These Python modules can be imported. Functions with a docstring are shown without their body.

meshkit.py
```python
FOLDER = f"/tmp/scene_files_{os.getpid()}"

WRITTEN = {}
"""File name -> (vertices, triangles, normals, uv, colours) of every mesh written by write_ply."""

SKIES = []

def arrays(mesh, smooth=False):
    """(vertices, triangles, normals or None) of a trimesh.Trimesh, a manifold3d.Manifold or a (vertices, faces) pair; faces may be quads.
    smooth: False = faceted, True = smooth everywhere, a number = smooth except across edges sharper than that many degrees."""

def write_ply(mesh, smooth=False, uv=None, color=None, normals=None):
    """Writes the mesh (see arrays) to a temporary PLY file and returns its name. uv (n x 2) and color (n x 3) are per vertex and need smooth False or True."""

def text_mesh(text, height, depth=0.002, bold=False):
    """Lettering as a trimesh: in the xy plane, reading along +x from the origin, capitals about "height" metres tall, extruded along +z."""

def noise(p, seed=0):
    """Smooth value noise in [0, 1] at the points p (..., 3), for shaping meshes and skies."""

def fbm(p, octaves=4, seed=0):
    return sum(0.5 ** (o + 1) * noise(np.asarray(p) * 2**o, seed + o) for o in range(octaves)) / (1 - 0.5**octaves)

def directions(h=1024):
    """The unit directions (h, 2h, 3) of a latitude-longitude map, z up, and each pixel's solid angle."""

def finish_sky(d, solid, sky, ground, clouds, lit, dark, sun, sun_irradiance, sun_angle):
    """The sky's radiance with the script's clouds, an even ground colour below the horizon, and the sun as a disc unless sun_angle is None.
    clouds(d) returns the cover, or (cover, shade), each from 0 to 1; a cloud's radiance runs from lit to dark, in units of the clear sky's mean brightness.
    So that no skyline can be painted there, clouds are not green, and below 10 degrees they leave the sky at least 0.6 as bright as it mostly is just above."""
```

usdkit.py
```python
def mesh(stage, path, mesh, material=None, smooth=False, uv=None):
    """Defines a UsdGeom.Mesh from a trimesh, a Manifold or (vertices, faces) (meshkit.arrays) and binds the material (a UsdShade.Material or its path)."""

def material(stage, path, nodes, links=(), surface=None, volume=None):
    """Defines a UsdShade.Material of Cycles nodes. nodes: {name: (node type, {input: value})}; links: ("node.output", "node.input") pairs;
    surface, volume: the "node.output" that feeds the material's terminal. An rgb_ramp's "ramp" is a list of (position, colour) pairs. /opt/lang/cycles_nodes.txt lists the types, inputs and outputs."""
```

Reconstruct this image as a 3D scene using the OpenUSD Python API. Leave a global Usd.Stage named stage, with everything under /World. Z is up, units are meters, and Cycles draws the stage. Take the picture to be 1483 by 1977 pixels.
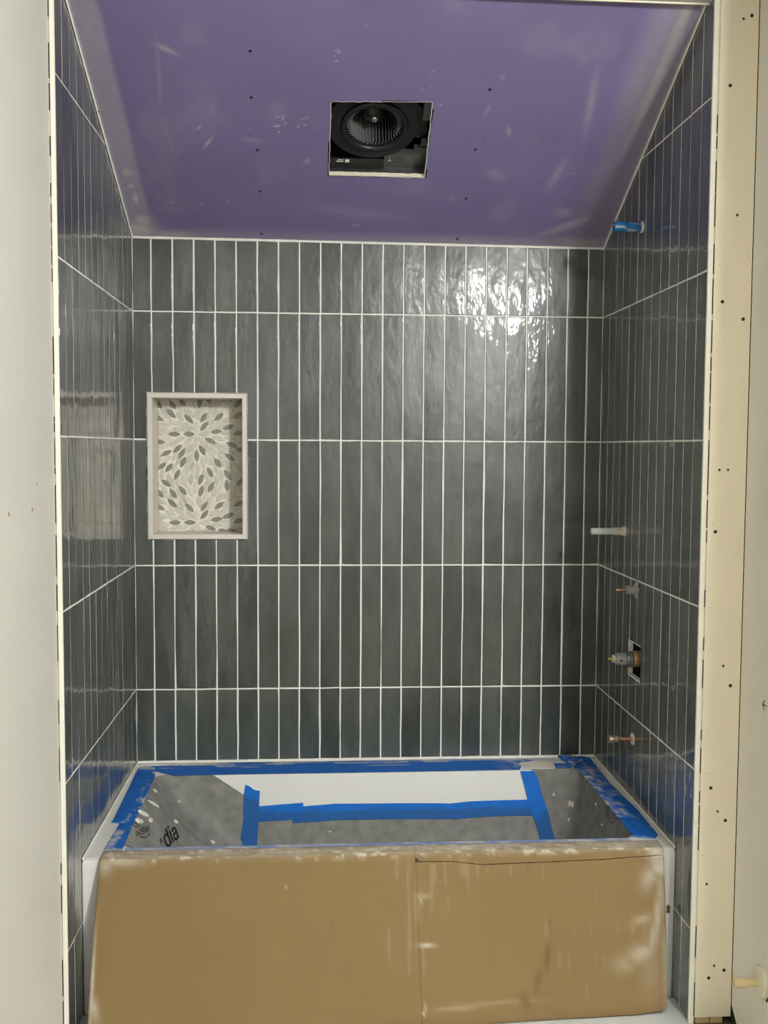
import math, random
import numpy as np, trimesh, shapely
from shapely.geometry import Polygon, box, LineString, Point
from shapely import affinity
import manifold3d as m3
import usdkit, meshkit
from pxr import Usd, UsdGeom, UsdLux, UsdShade, Gf, Sdf, Vt

stage = Usd.Stage.CreateInMemory()
UsdGeom.SetStageUpAxis(stage, UsdGeom.Tokens.z)
UsdGeom.SetStageMetersPerUnit(stage, 1.0)
UsdGeom.Xform.Define(stage, '/World')
UsdGeom.Scope.Define(stage, '/World/Looks')

# ---------------------------------------------------------------- camera
EXPOSURE = 1.55
YAW, PITCH, ROLL, FPX = 0.0653742, -0.0642061, 0.0057778, 1946.135
CAM = (0.581986, -3.237369, 1.420145)
cy, sy, cp, sp, cr, sr = (math.cos(YAW), math.sin(YAW), math.cos(PITCH), math.sin(PITCH), math.cos(ROLL), math.sin(ROLL))
_f = np.array([sy * cp, cy * cp, sp]); _r0 = np.array([cy, -sy, 0.0]); _u0 = np.cross(_r0, _f)
_r, _u = cr * _r0 + sr * _u0, -sr * _r0 + cr * _u0
cam = UsdGeom.Camera.Define(stage, '/World/camera')
M4 = Gf.Matrix4d(*_r, 0, *_u, 0, *(-_f), 0, *CAM, 1)
cam.AddTransformOp().Set(M4)
cam.CreateHorizontalApertureAttr(36.0); cam.CreateVerticalApertureAttr(36.0 * 1977 / 1483)
cam.CreateFocalLengthAttr(36.0 * FPX / 1483)
cam.CreateClippingRangeAttr(Gf.Vec2f(0.01, 100))
cam.CreateExposureAttr(EXPOSURE)

# ---------------------------------------------------------------- light (the room's ceiling lamp is built below; its strength is here)
LAMP_STRENGTH = 150.0
LAMP_COLOR = (0.975, 1.0, 0.985)
LAMP_POS = (1.86, -3.42, 2.466)

# ---------------------------------------------------------------- helpers
_names = {}
def numbered(path):
    k = _names.get(path, -1) + 1
    _names[path] = k
    return path if k == 0 else f'{path}_{k:03d}'

def data(prim, label=None, cat=None, group=None, kind=None):
    for k, v in (('label', label), ('category', cat), ('group', group), ('kind', kind)):
        if v: prim.SetCustomDataByKey(k, v)
    return prim

def thing(name, label, cat, loc=(0, 0, 0), group=None, kind=None):
    x = UsdGeom.Xform.Define(stage, numbered('/World/' + name))
    x.AddTranslateOp().Set(Gf.Vec3d(*loc))
    data(x.GetPrim(), label, cat, group, kind)
    x.loc = np.array(loc, float)
    x.GetPrim().SetCustomDataByKey
    _locs[str(x.GetPath())] = np.array(loc, float)
    return str(x.GetPath())
_locs = {}

def obj(name, mesh, mat, parent='/World', smooth=False, label=None, cat=None, group=None, kind=None, prim_var=None):
    """one Mesh prim; vertices are given in world coordinates and stored relative to the thing's base"""
    path = numbered(parent + '/' + name)
    top = '/'.join(path.split('/')[:3])
    loc = _locs.get(top, np.zeros(3)) if path != top else np.zeros(3)
    v, f, n = meshkit.arrays(mesh, smooth)
    v = v - loc
    m = UsdGeom.Mesh.Define(stage, path)
    m.CreatePointsAttr(Vt.Vec3fArray.FromNumpy(v.astype(np.float32)))
    m.CreateFaceVertexCountsAttr(Vt.IntArray.FromNumpy(np.full(len(f), 3, np.int32)))
    m.CreateFaceVertexIndicesAttr(Vt.IntArray.FromNumpy(f.astype(np.int32).ravel()))
    m.CreateSubdivisionSchemeAttr('none')
    if n is not None:
        m.CreateNormalsAttr(Vt.Vec3fArray.FromNumpy(n.astype(np.float32))); m.SetNormalsInterpolation('vertex')
    if prim_var is not None:
        for key, val in prim_var.items():
            UsdGeom.PrimvarsAPI(m).CreatePrimvar(key, Sdf.ValueTypeNames.FloatArray, 'vertex').Set(Vt.FloatArray.FromNumpy(np.asarray(val, np.float32)))
    UsdShade.MaterialBindingAPI.Apply(m.GetPrim()).Bind(UsdShade.Material.Get(stage, mat))
    data(m.GetPrim(), label, cat, group, kind)
    return path

def cat(*ms):
    vs, fs, o = [], [], 0
    for m in ms:
        v, f, _ = meshkit.arrays(m)
        vs.append(v); fs.append(f + o); o += len(v)
    return np.vstack(vs), np.vstack(fs)

def bx(x0, x1, y0, y1, z0, z1, r=0.0):
    if r <= 0:
        return (np.array([[x, y, z] for x in (x0, x1) for y in (y0, y1) for z in (z0, z1)], float),
                np.array([[0, 1, 3, 2], [4, 6, 7, 5], [0, 4, 5, 1], [2, 3, 7, 6], [0, 2, 6, 4], [1, 5, 7, 3]]))
    pts = [(x, y, z) for (x, y, z, a) in []]
    P = []
    for x, a in ((x0, 1), (x1, -1)):
        for y, b in ((y0, 1), (y1, -1)):
            for z, c in ((z0, 1), (z1, -1)):
                P += [(x, y + b * r, z + c * r), (x + a * r, y, z + c * r), (x + a * r, y + b * r, z)]
    return m3.Manifold.hull_points(np.array(P))

def lathe(profile, origin, axis, n=32, cap=True):
    """profile [(radius, distance along axis)]; closed with discs where the radius is not 0"""
    axis = np.asarray(axis, float) / np.linalg.norm(axis)
    a = np.cross(axis, [0, 0, 1.0] if abs(axis[2]) < 0.9 else [1.0, 0, 0]); a /= np.linalg.norm(a)
    b = np.cross(axis, a)
    t = np.arange(n) * 2 * np.pi / n
    ring = np.cos(t)[:, None] * a + np.sin(t)[:, None] * b
    v = np.vstack([np.asarray(origin) + r * ring + h * axis for r, h in profile])
    f = []
    for i in range(len(profile) - 1):
        for j in range(n):
            k = (j + 1) % n
            f += [[i * n + j, i * n + k, (i + 1) * n + k], [i * n + j, (i + 1) * n + k, (i + 1) * n + j]]
    if cap:
        for i, flip in ((0, True), (len(profile) - 1, False)):
            if profile[i][0] > 1e-6:
                c = len(v); v = np.vstack([v, np.asarray(origin) + profile[i][1] * axis])
                for j in range(n):
                    k = (j + 1) % n
                    f.append([c, i * n + k, i * n + j] if flip else [c, i * n + j, i * n + k])
    return v, np.array(f)

def sphere(c, r, sub=2, scale=(1, 1, 1)):
    s = trimesh.creation.icosphere(subdivisions=sub, radius=r)
    return np.array(s.vertices) * scale + np.asarray(c), np.array(s.faces)

def extrude(poly, h, to3d):
    """shapely polygon(s) -> prism, mapped by to3d(points (s,t,depth))"""
    out = []
    for g in getattr(poly, 'geoms', [poly]):
        if g.is_empty or g.geom_type != 'Polygon' or g.area < 1e-9: continue
        m = trimesh.creation.extrude_polygon(g, h, engine='earcut')
        out.append((to3d(np.array(m.vertices)), np.array(m.faces)))
    return cat(*out) if out else None

def fixed(mesh):
    """outward winding"""
    v, f, _ = meshkit.arrays(mesh)
    t = trimesh.Trimesh(v, f, process=True)
    trimesh.repair.fix_normals(t)
    return t

def mat(name, nodes, links=(), surface='p.BSDF'):
    usdkit.material(stage, '/World/Looks/' + name, nodes, links, surface)
    return '/World/Looks/' + name

def srgb(r, g, b):
    return tuple(c / 12.92 if c <= 0.04045 else ((c + 0.055) / 1.055) ** 2.4 for c in (r / 255, g / 255, b / 255))

def plain(name, color, rough=0.5, metallic=0.0, var=0.08, scale=9.0, bump=0.0, bscale=60.0, spec=0.5, **kw):
    c = np.array(color)
    nodes = {'g': ('geometry', {}), 'n': ('noise_texture', {'scale': scale, 'detail': 2.0}),
             'r': ('rgb_ramp', {'ramp': [(0.25, tuple(c * (1 - var))), (0.75, tuple(np.minimum(c * (1 + var), 1)))]}),
             'p': ('principled_bsdf', {'roughness': rough, 'metallic': metallic, 'specular_ior_level': spec, **kw})}
    links = [('g.position', 'n.vector'), ('n.fac', 'r.fac'), ('r.color', 'p.base_color')]
    if bump:
        nodes['bn'] = ('noise_texture', {'scale': bscale, 'detail': 1.5}); nodes['b'] = ('bump', {'strength': 1.0, 'distance': bump})
        links += [('g.position', 'bn.vector'), ('bn.fac', 'b.height'), ('b.normal', 'p.normal')]
    return mat(name, nodes, links)

def smeared(name, base, smear, rough=0.85, var=0.06, scale=7.0, stretch=(1, 1, 1), brk=0.33, spec=0.3, stain=None):
    """base colour with a second (plaster) colour where the mesh's 'smear' primvar says so, broken up by noise"""
    c = np.array(base)
    nodes = {'g': ('geometry', {}), 'mp': ('mapping', {'scale': stretch}), 'n': ('noise_texture', {'scale': scale, 'detail': 2.5}),
             'r': ('rgb_ramp', {'ramp': [(0.3, tuple(c * (1 - var))), (0.7, tuple(np.minimum(c * (1 + var), 1)))]}),
             'a': ('attribute', {'attribute': 'smear'}), 'n2': ('noise_texture', {'scale': 55.0, 'detail': 2.0}),
             'mr': ('map_range', {'from_min': 0.3, 'from_max': 0.7, 'to_min': 1 - 1.2 * brk, 'to_max': 1 + brk * .7}),
             'mul': ('math', {'math_type': 'multiply', 'use_clamp': True}),
             'mx': ('mix_color', {'b': smear}), 'p': ('principled_bsdf', {'roughness': rough, 'specular_ior_level': spec})}
    links = [('g.position', 'mp.vector'), ('mp.vector', 'n.vector'), ('n.fac', 'r.fac'), ('r.color', 'mx.a'), ('g.position', 'n2.vector'), ('n2.fac', 'mr.value'),
             ('mr.result', 'mul.value1'), ('a.fac', 'mul.value2'), ('mul.value', 'mx.fac'), ('mx.result', 'p.base_color')]
    if stain:
        nodes['a2'] = ('attribute', {'attribute': 'stain'}); nodes['mx2'] = ('mix_color', {'b': stain})
        links = links[:-1] + [('mx.result', 'mx2.a'), ('a2.fac', 'mx2.fac'), ('mx2.result', 'p.base_color')]
    return mat(name, nodes, links)

# ---------------------------------------------------------------- materials
def tile_material(name, c0, c1):
    return mat(name, {
        'g': ('geometry', {}), 'oi': ('object_info', {}),
        'off': ('mapping', {'scale': (37.0, 53.0, 29.0)}), 'cx': ('combine_xyz', {}),
        'add': ('mix_vector', {'fac': 0.5}),
        'sc': ('math', {'math_type': 'multiply', 'value2': 40.0}),
        'pos': ('mapping', {'scale': (2.0, 2.0, 2.0)}),
        'ns': ('mapping', {'scale': (1.0, 1.0, 0.35)}), 'n': ('noise_texture', {'scale': 13.0, 'detail': 3.0, 'roughness': 0.62}),
        'rn': ('math', {'math_type': 'multiply_add', 'value2': 0.34, 'value3': -0.17}),
        'sum': ('math', {'math_type': 'multiply_add', 'value2': 1.0}),
        'r': ('rgb_ramp', {'ramp': [(0.2, c0), (0.8, c1)]}),
        'st': ('mapping', {'scale': (1.0, 1.0, 0.55)}),
        'b1': ('noise_texture', {'scale': 36.0, 'detail': 2.0, 'roughness': 0.5}),
        'b2': ('noise_texture', {'scale': 7.0, 'detail': 1.0}),
        'bm1': ('bump', {'strength': 1.0, 'distance': 0.0013}),
        'bm2': ('bump', {'strength': 1.0, 'distance': 0.0055}),
        'p': ('principled_bsdf', {'roughness': 0.36, 'specular_ior_level': 0.42, 'coat_weight': 1.0, 'coat_roughness': 0.035, 'coat_ior': 1.5})},
        [('g.position', 'pos.vector'), ('pos.vector', 'add.a'), ('oi.random', 'sc.value1'), ('sc.value', 'cx.x'), ('sc.value', 'cx.z'), ('cx.vector', 'add.b'),
         ('add.result', 'ns.vector'), ('ns.vector', 'n.vector'), ('oi.random', 'rn.value1'), ('n.fac', 'sum.value1'), ('rn.value', 'sum.value3'), ('sum.value', 'r.fac'), ('r.color', 'p.base_color'),
         ('add.result', 'st.vector'), ('st.vector', 'b1.vector'), ('st.vector', 'b2.vector'), ('b2.fac', 'bm2.height'), ('bm2.normal', 'bm1.normal'),
         ('b1.fac', 'bm1.height'), ('bm1.normal', 'p.normal'), ('bm1.normal', 'p.coat_normal')])

TILE = tile_material('glazed_tile', srgb(51, 56, 53), srgb(86, 91, 87))
GROUT = plain('grout', srgb(236, 233, 225), 0.9, var=0.05, scale=40, spec=0.2)
WHITE_WALL = plain('painted_drywall', srgb(214, 211, 202), 0.75, var=0.015, scale=3.0, bump=0.0004, bscale=25)
GREY_WALL = plain('primed_drywall', srgb(230, 226, 215), 0.8, var=0.03, scale=5.0, bump=0.0004, bscale=25)
CREAM = plain('cream_board', srgb(242, 232, 208), 0.6, var=0.025, scale=6.0, bump=0.0003, bscale=20)
TRIM = plain('white_trim', srgb(240, 236, 222), 0.35, var=0.01)
DARK_GAP = plain('dark_gap', (0.02, 0.016, 0.012), 0.95)
PURPLE = smeared('purple_drywall', srgb(126, 116, 158), srgb(206, 202, 194), rough=0.8, var=0.05, scale=5.0, brk=0.12)
GYPSUM = plain('gypsum_core', srgb(222, 212, 192), 0.95, var=0.06, scale=80, bump=0.001, bscale=150)
SCREW = plain('dark_screw', (0.02, 0.017, 0.015), 0.5)
TAN_SPOT = plain('tan_spot', srgb(170, 142, 90), 0.8)
TORN = plain('torn_paper', srgb(178, 165, 135), 0.9)
STEEL = plain('galvanised_steel', (0.16, 0.17, 0.165), 0.35, 0.9, var=0.25, scale=14)
BLACK_PLASTIC = plain('black_plastic', (0.012, 0.012, 0.013), 0.38, var=0.1)
BLADE = plain('blade_plastic', (0.16, 0.16, 0.16), 0.18, var=0.1)
CHROME = plain('bright_steel', (0.75, 0.75, 0.73), 0.2, 1.0)
WHITE_LABEL = plain('white_label', srgb(225, 225, 220), 0.6)
INK = plain('black_ink', (0.012, 0.012, 0.014), 0.7)
TUB = plain('white_enamel', srgb(234, 233, 229), 0.16, var=0.008)
FILM = plain('grey_fleece', srgb(132, 131, 127), 0.9, var=0.22, scale=28.0, bump=0.0012, bscale=45, spec=0.2)
TAPE = plain('blue_tape', srgb(24, 106, 196), 0.55, var=0.10, scale=16, bump=0.0005, bscale=90, spec=0.35)
TAPE_ON_FILM = plain('blue_tape_on_film', srgb(38, 92, 166), 0.6, var=0.10, scale=16, bump=0.0005, bscale=90, spec=0.3)
TAPE_MUD = smeared('blue_tape_muddy', srgb(28, 102, 188), srgb(206, 200, 190), rough=0.6, var=0.1, scale=30)
CARDBOARD = smeared('cardboard', srgb(128, 106, 72), srgb(205, 196, 180), rough=0.85, var=0.045, scale=4.0, stretch=(1, 1, 0.25), spec=0.2, brk=.2, stain=srgb(70, 56, 36))
PLASTER = plain('dried_plaster', srgb(222, 217, 205), 0.9, var=0.06, scale=60)
NICHE_FRAME = plain('white_quartz', srgb(226, 217, 209), 0.35, var=0.015)
MOSAIC_GROUT = plain('mosaic_grout', srgb(236, 230, 216), 0.85, var=0.03, scale=40)
LEAF_DARK = plain('grey_glass_leaf', srgb(138, 138, 128), 0.25, var=0.07, scale=20)
LEAVES = [plain(f'marble_leaf_{w}', srgb(*c), 0.3, var=v, scale=70) for w, c, v in
          (('white', (216, 212, 198), .03), ('pale_grey', (206, 204, 191), .06), ('warm', (208, 199, 184), .08), ('cool', (206, 206, 194), .04), ('veined', (196, 192, 180), .16))]
BLUE_PLASTIC = smeared('blue_plastic', srgb(38, 112, 168), srgb(205, 208, 208), rough=0.4, var=0.15, scale=40)
CLEAR_PLASTIC = mat('clear_plastic', {'p': ('principled_bsdf', {'base_color': (0.86, 0.87, 0.87), 'roughness': 0.16, 'transmission_weight': 0.4, 'ior': 1.4})})
CREAM_PLASTIC = plain('muddy_plastic', srgb(206, 198, 188), 0.6, var=0.08, scale=60)
GREY_PLASTIC = plain('grey_plastic', srgb(150, 152, 150), 0.45, var=0.08, scale=40)
DARK_GREY = plain('dark_grey_metal', srgb(128, 130, 128), 0.35, 0.6, var=0.1)
BRASS = plain('raw_brass', srgb(182, 150, 98), 0.42, 0.55, var=0.12, scale=40)
GOLD = plain('yellow_brass', srgb(205, 170, 60), 0.3, 0.8)
COPPER = plain('copper_pipe', srgb(214, 156, 126), 0.35, 0.7, var=0.12, scale=50)
SOLDERED = plain('tinned_brass', srgb(176, 160, 142), 0.4, 0.6, var=0.18, scale=60)
CPVC = plain('cream_pipe', srgb(228, 208, 158), 0.45, var=0.02)
ESCUTCHEON = plain('cream_escutcheon', srgb(228, 222, 198), 0.4, var=0.02)
WOOD = plain('raw_lumber', srgb(196, 172, 128), 0.8, var=0.1, scale=30)
FLOOR = plain('plywood_floor', srgb(96, 84, 68), 0.7, var=0.04, scale=8)
PAPER = plain('floor_paper', srgb(204, 206, 202), 0.7, var=0.03, scale=8)
ROOM_WALL = plain('room_wall_paint', srgb(150, 148, 142), 0.8, var=.02)
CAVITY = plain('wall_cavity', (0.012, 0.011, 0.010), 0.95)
LAMP_GLOW = mat('lamp_glow', {'e': ('emission', {'color': LAMP_COLOR, 'strength': LAMP_STRENGTH})}, surface='e.emission')

# ---------------------------------------------------------------- geometry of the place (metres; floor z=0, back tile face y=0)
W = 1.5
DL, DR = 0.9165, 0.8811
RIM = 0.398
HEAD = 2.466                      # flat room ceiling
FRONT = -4.7
XFAR = 2.75
XR = 1.605                        # painted wall right of the alcove
def ceil_z(x, y):
    x = np.asarray(x, float); y = np.asarray(y, float)
    return 2.0705 - 0.0085 * x / W + (0.462 + 0.033 * x / W) * (-y)
rows = [2.243 - 0.4012 * k for k in range(-1, 7)]
to_back = lambda off: (lambda p: np.c_[p[:, 0], off - p[:, 2], p[:, 1]])            # (x, z, out of the wall)
to_left = lambda off: (lambda p: np.c_[off + p[:, 2], -p[:, 0], p[:, 1]])           # (-y, z, out)
to_right = lambda off: (lambda p: np.c_[off - p[:, 2], -p[:, 0], p[:, 1]])

NICHE = box(0.041, 1.123, 0.3565, 1.5885)
VALVE_HOLE = box(0.3405, 0.756, 0.4465, 0.8555)
back_outline = Polygon([(0, RIM + 0.006), (W, RIM + 0.006), (W, float(ceil_z(W, 0)) - .002), (0, float(ceil_z(0, 0)) - .002)])
left_outline = Polygon([(0, RIM + 0.004), (0.7555, RIM + 0.004), (0.7555, 0.004), (DL, 0.004), (DL, HEAD + .03)] + [(a, float(ceil_z(0, -a))) for a in (0.845, 0.0)])
right_outline = Polygon([(0, RIM + 0.004), (0.7555, RIM + 0.004), (0.7555, 0.004), (DR, 0.004), (DR, HEAD + .03)] + [(a, float(ceil_z(W, -a))) for a in (0.845, 0.0)])
cols_back = [0.0] + [0.0586 + 0.0662 * j for j in range(22)] + [W]
cols_left = [0.0] + [0.0745 + 0.0698 * j for j in range(12)] + [DL]
cols_right = [0.0] + [0.0745 + 0.067 * j for j in range(12)] + [DR]

def orient_ccw(c):
    a = np.array(c); s = np.sum(a[:, 0] * np.roll(a[:, 1], -1) - np.roll(a[:, 0], -1) * a[:, 1])
    return a if s > 0 else a[::-1]

def inset(c, d):
    """moves each edge of a ccw ring inwards by d"""
    n = len(c); e = np.roll(c, -1, 0) - c; L = np.linalg.norm(e, axis=1, keepdims=True); nr = np.c_[-e[:, 1], e[:, 0]] / L
    out = []
    for i in range(n):
        a, b = nr[i - 1], nr[i]
        k = 1 + a @ b
        out.append(c[i] + d * (a + b) / max(k, 0.3))
    return np.array(out)

def pillow(poly, h, to3d, rng, tilt=0.0):
    """one tile: slightly uneven outline, rounded glazed edge"""
    c = orient_ccw(np.array(poly.exterior.coords)[:-1])
    ring = []
    for i in range(len(c)):                                     # long edges get a point in the middle so that they can wander
        a, b = c[i], c[(i + 1) % len(c)]
        ring.append(a + rng.normal(0, 0.0003, 2))
        if np.linalg.norm(b - a) > 0.12:
            n = np.array([-(b - a)[1], (b - a)[0]]) / np.linalg.norm(b - a)
            for t in (0.33, 0.66): ring.append(a + t * (b - a) + n * rng.normal(0, 0.0006))
    ring = np.array(ring); n = len(ring)
    g = np.clip(rng.normal(0, 1, 2) * (0.010, 0.0012), (-.018, -.0019), (.018, .0019)); mid = ring.mean(0)
    rings = [np.c_[inset(ring, d), np.full(n, z)] for d, z in ((0, -0.004), (0, h - 0.0015), (0.0006, h - 0.0004), (0.0020, h))]
    v = np.vstack(rings)
    v[:, 2] += ((v[:, :2] - mid) @ g)
    f = []
    for k in range(3):
        for i in range(n):
            j = (i + 1) % n
            f += [[k * n + i, k * n + j, (k + 1) * n + j], [k * n + i, (k + 1) * n + j, (k + 1) * n + i]]
    top = rings[-1][:, :2]
    tv, tf = trimesh.creation.triangulate_polygon(Polygon(top), engine='earcut')
    idx = [int(np.argmin(np.sum((top - p) ** 2, 1))) for p in tv]
    f += [[3 * n + idx[a], 3 * n + idx[b], 3 * n + idx[c2]] for a, b, c2 in tf]
    return to3d(v), np.array(f)

def tiled_wall(name, label, outline, cols, to3d, holes, seed, slab_depth=0.012):
    root = thing(name, label, 'wall', kind='structure')
    rng = np.random.default_rng(seed)
    slab = outline
    for hpoly in holes: slab = slab.difference(hpoly)
    obj('grout_bed', fixed(extrude(slab, slab_depth, lambda p: to3d(p * [1, 1, 1] - [0, 0, slab_depth + 0.0010]))), GROUT, root)
    gap = 0.0021
    for a, b in zip(rows[1:], rows[:-1]):
        for s0, s1 in zip(cols[:-1], cols[1:]):
            cell = box(s0 + (gap if s0 > 0 else 0.0012), a + gap, s1 - (gap if s1 < cols[-1] else 0.0), b - gap)
            piece = cell.intersection(outline.buffer(-0.0016, join_style='mitre'))
            for hpoly in holes: piece = piece.difference(hpoly.buffer(0.0008, join_style='mitre'))
            for g in getattr(piece, 'geoms', [piece]):
                if g.geom_type != 'Polygon' or g.area < 6e-5: continue
                g = g.simplify(0.0004)
                if min(g.bounds[2] - g.bounds[0], g.bounds[3] - g.bounds[1]) < 0.006: continue
                obj('tile', fixed(pillow(g, 0.0, to3d, rng, 0.0026)), TILE, root, smooth=50)
    return root

tiled_wall('wall_back', 'long back wall of the tub alcove in dark grey-green glazed vertical tiles', back_outline, cols_back, to_back(0.0), [NICHE], 11)
tiled_wall('wall_alcove_left', 'narrow tiled end wall left of the tub with no pipes in it', left_outline, cols_left, to_left(0.0), [], 12)
tiled_wall('wall_alcove_right', 'narrow tiled end wall right of the tub with pipe stubs and valves coming out', right_outline, cols_right, to_right(W), [VALVE_HOLE], 13)

# structural boards behind the tile, so that no light leaks in
def struct(name, mesh, m, label, cat_, smooth=False, **kw):
    return obj(name, mesh, m, label=label, cat=cat_, kind='structure', smooth=smooth, **kw)

# painted room walls, floor, ceiling
wl = thing('wall_left', 'smooth white painted wall running forward from the left tile edge', 'wall', kind='structure')
obj('drywall', bx(-0.14, -0.0112, FRONT, -DL - 0.0035, 0.0, HEAD), WHITE_WALL, wl)
for yy, zz, rr in ((-1.2613, 1.2872, .0047), (-1.1026, 1.2863, .0047)):
    obj('screw_dimple', lathe([(rr, 0), (rr * .8, .0005), (0.0, .0006)], (-0.0112, yy, zz), (1, 0, 0), 16), TAN_SPOT, wl)
obj('pencil_mark', bx(-0.0112, -0.0108, -1.0655, -1.064, 1.335, 1.34), INK, wl)
wr = thing('wall_right', 'grey primed wall at far right behind the cream pipe stub', 'wall', kind='structure')
obj('drywall', bx(XR, XFAR, -1.72, -DR - 0.006, 0.0, HEAD), GREY_WALL, wr)
ws = thing('wall_side', 'white wall of the room, far to the right behind the camera', 'wall', kind='structure')
obj('drywall', bx(XFAR, XFAR + .12, FRONT, -1.0, 0.0, HEAD), ROOM_WALL, ws)
ar = [bx(XR - 0.0004, XR + .001, a - .0012, a + .0012, b - .0012, b + .0012) for a, b in
      [(-1.0103 - 0.016 * t, 0.834 + 0.0 * t) for t in np.linspace(0, 1, 14)] + [(-1.0103 - 0.008 * t, 0.834 + 0.010 * t) for t in np.linspace(0, 1, 8)] + [(-1.0103 - 0.008 * t, 0.834 - 0.010 * t) for t in np.linspace(0, 1, 8)]]
obj('pencil_arrow', cat(*ar), INK, wr, label='small pencil arrow pointing at the alcove')
wf = thing('wall_front', 'white wall behind the camera', 'wall', kind='structure')
obj('drywall', bx(-0.14, XFAR + .12, FRONT - .12, FRONT, 0, HEAD), ROOM_WALL, wf)
obj('floor_sheet', bx(-.009, 1.512, -1.45, -.7655, 0.0, .0012), PAPER, label='pale protective sheet on the floor along the tub front', cat='floor sheet')
struct('floor', bx(-0.14, XFAR + .12, FRONT - .1, 0.15, -0.05, 0.0), FLOOR, 'bare floor of the room', 'floor')
cm = thing('ceiling', 'flat white room ceiling meeting the top of the sloped purple board', 'ceiling', kind='structure')
obj('drywall', bx(-0.14, XFAR + .12, FRONT - .1, -0.848, HEAD, HEAD + .05), WHITE_WALL, cm)
obj('joint', bx(0.0, W, -0.850, -0.846, HEAD - .0035, HEAD + .01), GYPSUM, cm)

# tile-edge trims, filler board, joists at the bottom
def trim(name, x0, x1, y0, y1, z0, z1, label):
    return struct(name, bx(x0, x1, y0, y1, z0, z1, 0.0012), TRIM, label, 'trim', smooth=40)
trim('trim_1', -0.0100, 0.0012, -DL - 0.0022, -DL + 0.006, 0.0, HEAD + .002, 'slim white tile-edge profile down the left end of the tiling')
trim('trim_2', W - 0.001, W + 0.0112, -DR - 0.0022, -DR + 0.006, 0.0, HEAD + .002, 'slim white tile-edge profile beside the cream board at right')
def jagged(x, y, z0, z1, seed, w=0.0016):
    rng = np.random.default_rng(seed); out = []; z = z0
    while z < z1:
        L = rng.uniform(0.01, 0.09)
        if rng.random() < 0.75: out.append(bx(x - w * rng.uniform(.3, 1), x + w * rng.uniform(.3, 1), y - .0004, y + .002, z, min(z + L, z1)))
        z += L * rng.uniform(1.0, 1.4)
    return cat(*out)
obj('broken_edge', jagged(-0.0112, -DL - 0.0036, 0.02, 2.4, 3), DARK_GAP, wl)
fb = thing('trim_3', 'cream painted filler board with screw heads between white trim and grey wall', 'board', kind='structure')
YB = -0.887
obj('board', bx(W + 0.0128, XR - 0.0018, YB, YB + 0.02, 0.018, HEAD), CREAM, fb)
obj('broken_edge', jagged(W + 0.0122, YB + .004, 0.02, 2.2, 4, 0.0012), DARK_GAP, fb)
fz = lambda px, py: (px, py)
for x, z in ((1.5858, 2.4256), (1.5386, 2.2658), (1.5337, 1.7675), (1.5853, 1.7275), (1.5317, 1.2225), (1.5794, .8486), (1.5378, .5965), (1.5762, .5148), (1.5835, .137), (1.5452, .118)):
    obj('screw_head', lathe([(.0040, 0), (.0040, .0006), (.0012, .0006), (0.0, .0002)], (x, YB, z), (0, -1, 0), 14), SCREW, fb)
for k in range(17):
    obj('tick_mark', bx(1.5205, 1.5265 + .002 * (k % 3), YB - .0002, YB + .001, 2.056 - .1017 * k, 2.0566 - .1017 * k), TORN, fb)
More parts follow.
